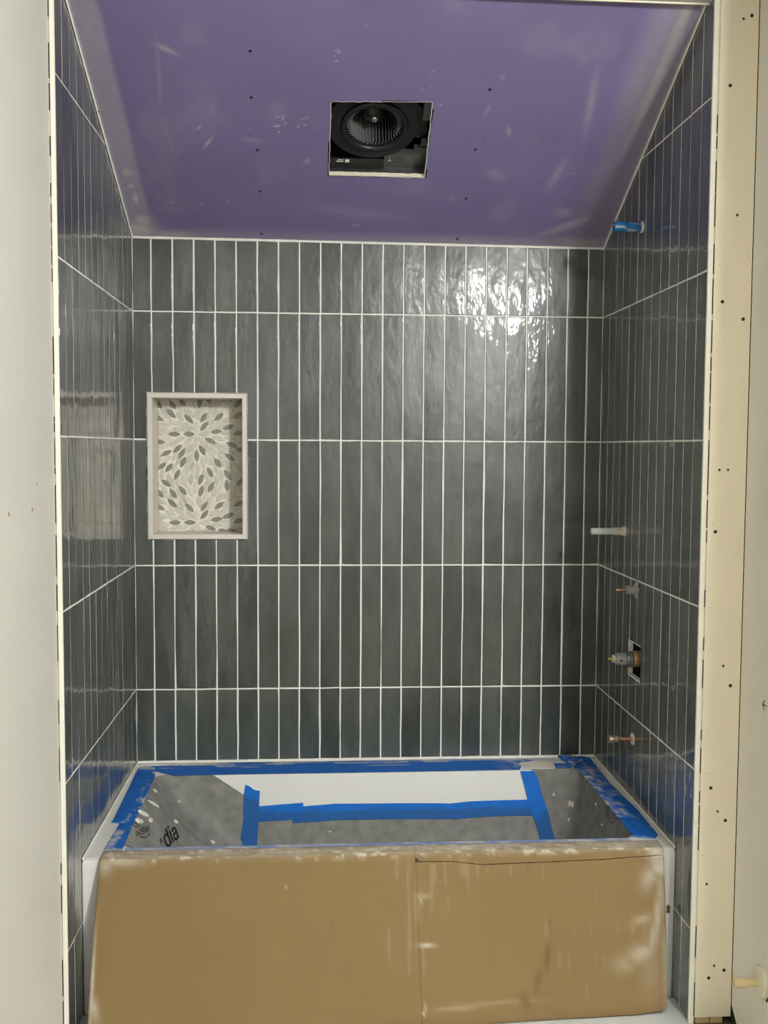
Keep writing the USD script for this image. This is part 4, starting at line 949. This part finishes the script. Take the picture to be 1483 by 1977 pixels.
obj('stem', lathe([(.0034, .06), (.0034, .076), (.0030, .077), (0, .077)], b4, L_, 14), GOLD, t_, smooth=35)
obj('clamp_tab', m3.Manifold.hull_points(np.array([b4 + q for q in ((-.002, .02, -.02), (-.002, .003, -.024), (-.016, .018, -.020), (-.018, .004, -.024), (-.003, .018, -.031), (-.012, .012, -.030), (-.002, .006, -.03))])), GREY_PLASTIC, t_)
# lined hole in the wall behind the valve
e0, e1_, g0, g1 = -.4465, -.3405, .756, .8555
obj('cavity_box', cat(bx(XW + .0005, XW + .09, e0 - .004, e0 - .001, g0 - .004, g1 + .004), bx(XW + .0005, XW + .09, e1_ + .001, e1_ + .004, g0 - .004, g1 + .004), bx(XW + .0005, XW + .09, e0, e1_, g0 - .004, g0 - .001), bx(XW + .0005, XW + .09, e0, e1_, g1 + .001, g1 + .004), bx(XW + .075, XW + .09, e0, e1_, g0, g1)), CAVITY, '/World/wall_alcove_right')
obj('cut_edge', cat(bx(XW - .0006, XW + .004, e1_ - .0012, e1_ + .0030, g0 - .002, g1 + .005), bx(XW - .0006, XW + .012, e0, e1_, g0 - .0045, g0 + .0012), bx(XW - .0006, XW + .012, e0, e1_, g1 - .0006, g1 + .0022)), GROUT, '/World/wall_alcove_right')
b5 = np.array([XW, -.3934, .5735])
t_ = thing('tub_spout_stub', 'short copper pipe with brass end and small white disc above the tub', 'pipe', tuple(b5))
obj('escutcheon', lathe([(.0178, -.001), (.0178, .0012), (.0165, .0026), (.0075, .0030)], b5, L_, 36), ESCUTCHEON, t_, smooth=35)
obj('copper_pipe', lathe([(.0056, 0), (.0056, .045)], b5, L_, 20), COPPER, t_, smooth=40)
obj('brass_adapter', lathe([(.0060, .036), (.0075, .037), (.0082, .042)] + [(.0112 if k % 2 else .0104, .044 + .0022 * k) for k in range(6)] + [(.0118, .058), (.0118, .067), (.0108, .070), (.0088, .070), (.0085, .055), (0, .055)], b5, L_, 12), SOLDERED, t_, smooth=30)
# supply stub low on the painted wall
b6 = np.array([XR, -1.050, .1945])
t_ = thing('supply_stub', 'cream plastic pipe stub with round plate low on the grey wall at right', 'pipe', tuple(b6))
obj('escutcheon', lathe([(.0375, -.002), (.0375, .004), (.0355, .0095), (.0310, .0125), (.0095, .0135)], b6, L_, 48), ESCUTCHEON, t_, smooth=35)
obj('pipe', lathe([(.0082, 0), (.0082, .052)], b6, L_, 24), CPVC, t_, smooth=40)
obj('coupling', lathe([(.0085, .040), (.0112, .0405), (.0112, .0665), (.0095, .0675), (.0090, .0675), (.0085, .063), (0, .063)], b6, L_, 28), CPVC, t_, smooth=35)
obj('broken_plaster', cat(*[crumb((XR - .0005, -1.052 - .0385 * math.cos(a), .1975 + .0385 * math.sin(a)), (.0006, .0035, .0045), 60 + k) for k, a in enumerate(np.linspace(-.9, .5, 7))]), DARK_GAP, wr)
obj('wall_base_gap', m3.Manifold.hull_points(np.array([(XR - .0012, -.889, .002), (XR - .0012, -.889, .045), (XR + .001, -.889, .045), (XR - .0012, -.935, .002), (XR + .001, -.935, .002), (XR - .0012, -.905, .028)])), DARK_GAP, wr)

# ---------------------------------------------------------------- ceiling lamp behind the camera, seen only as glare in the tiles
lx, ly, lz = LAMP_POS
t_ = thing('ceiling_lamp', 'round white glass globe lamp under the room ceiling, seen only as glare in the tiles', 'lamp', LAMP_POS)
obj('base', lathe([(.075, -.001), (.078, .015), (.060, .028), (.045, .040)], (lx, ly, lz), (0, 0, -1), 32), CHROME, t_, smooth=35)
obj('globe', sphere((lx, ly, lz - .155), .125, 2), LAMP_GLOW, t_, smooth=True)
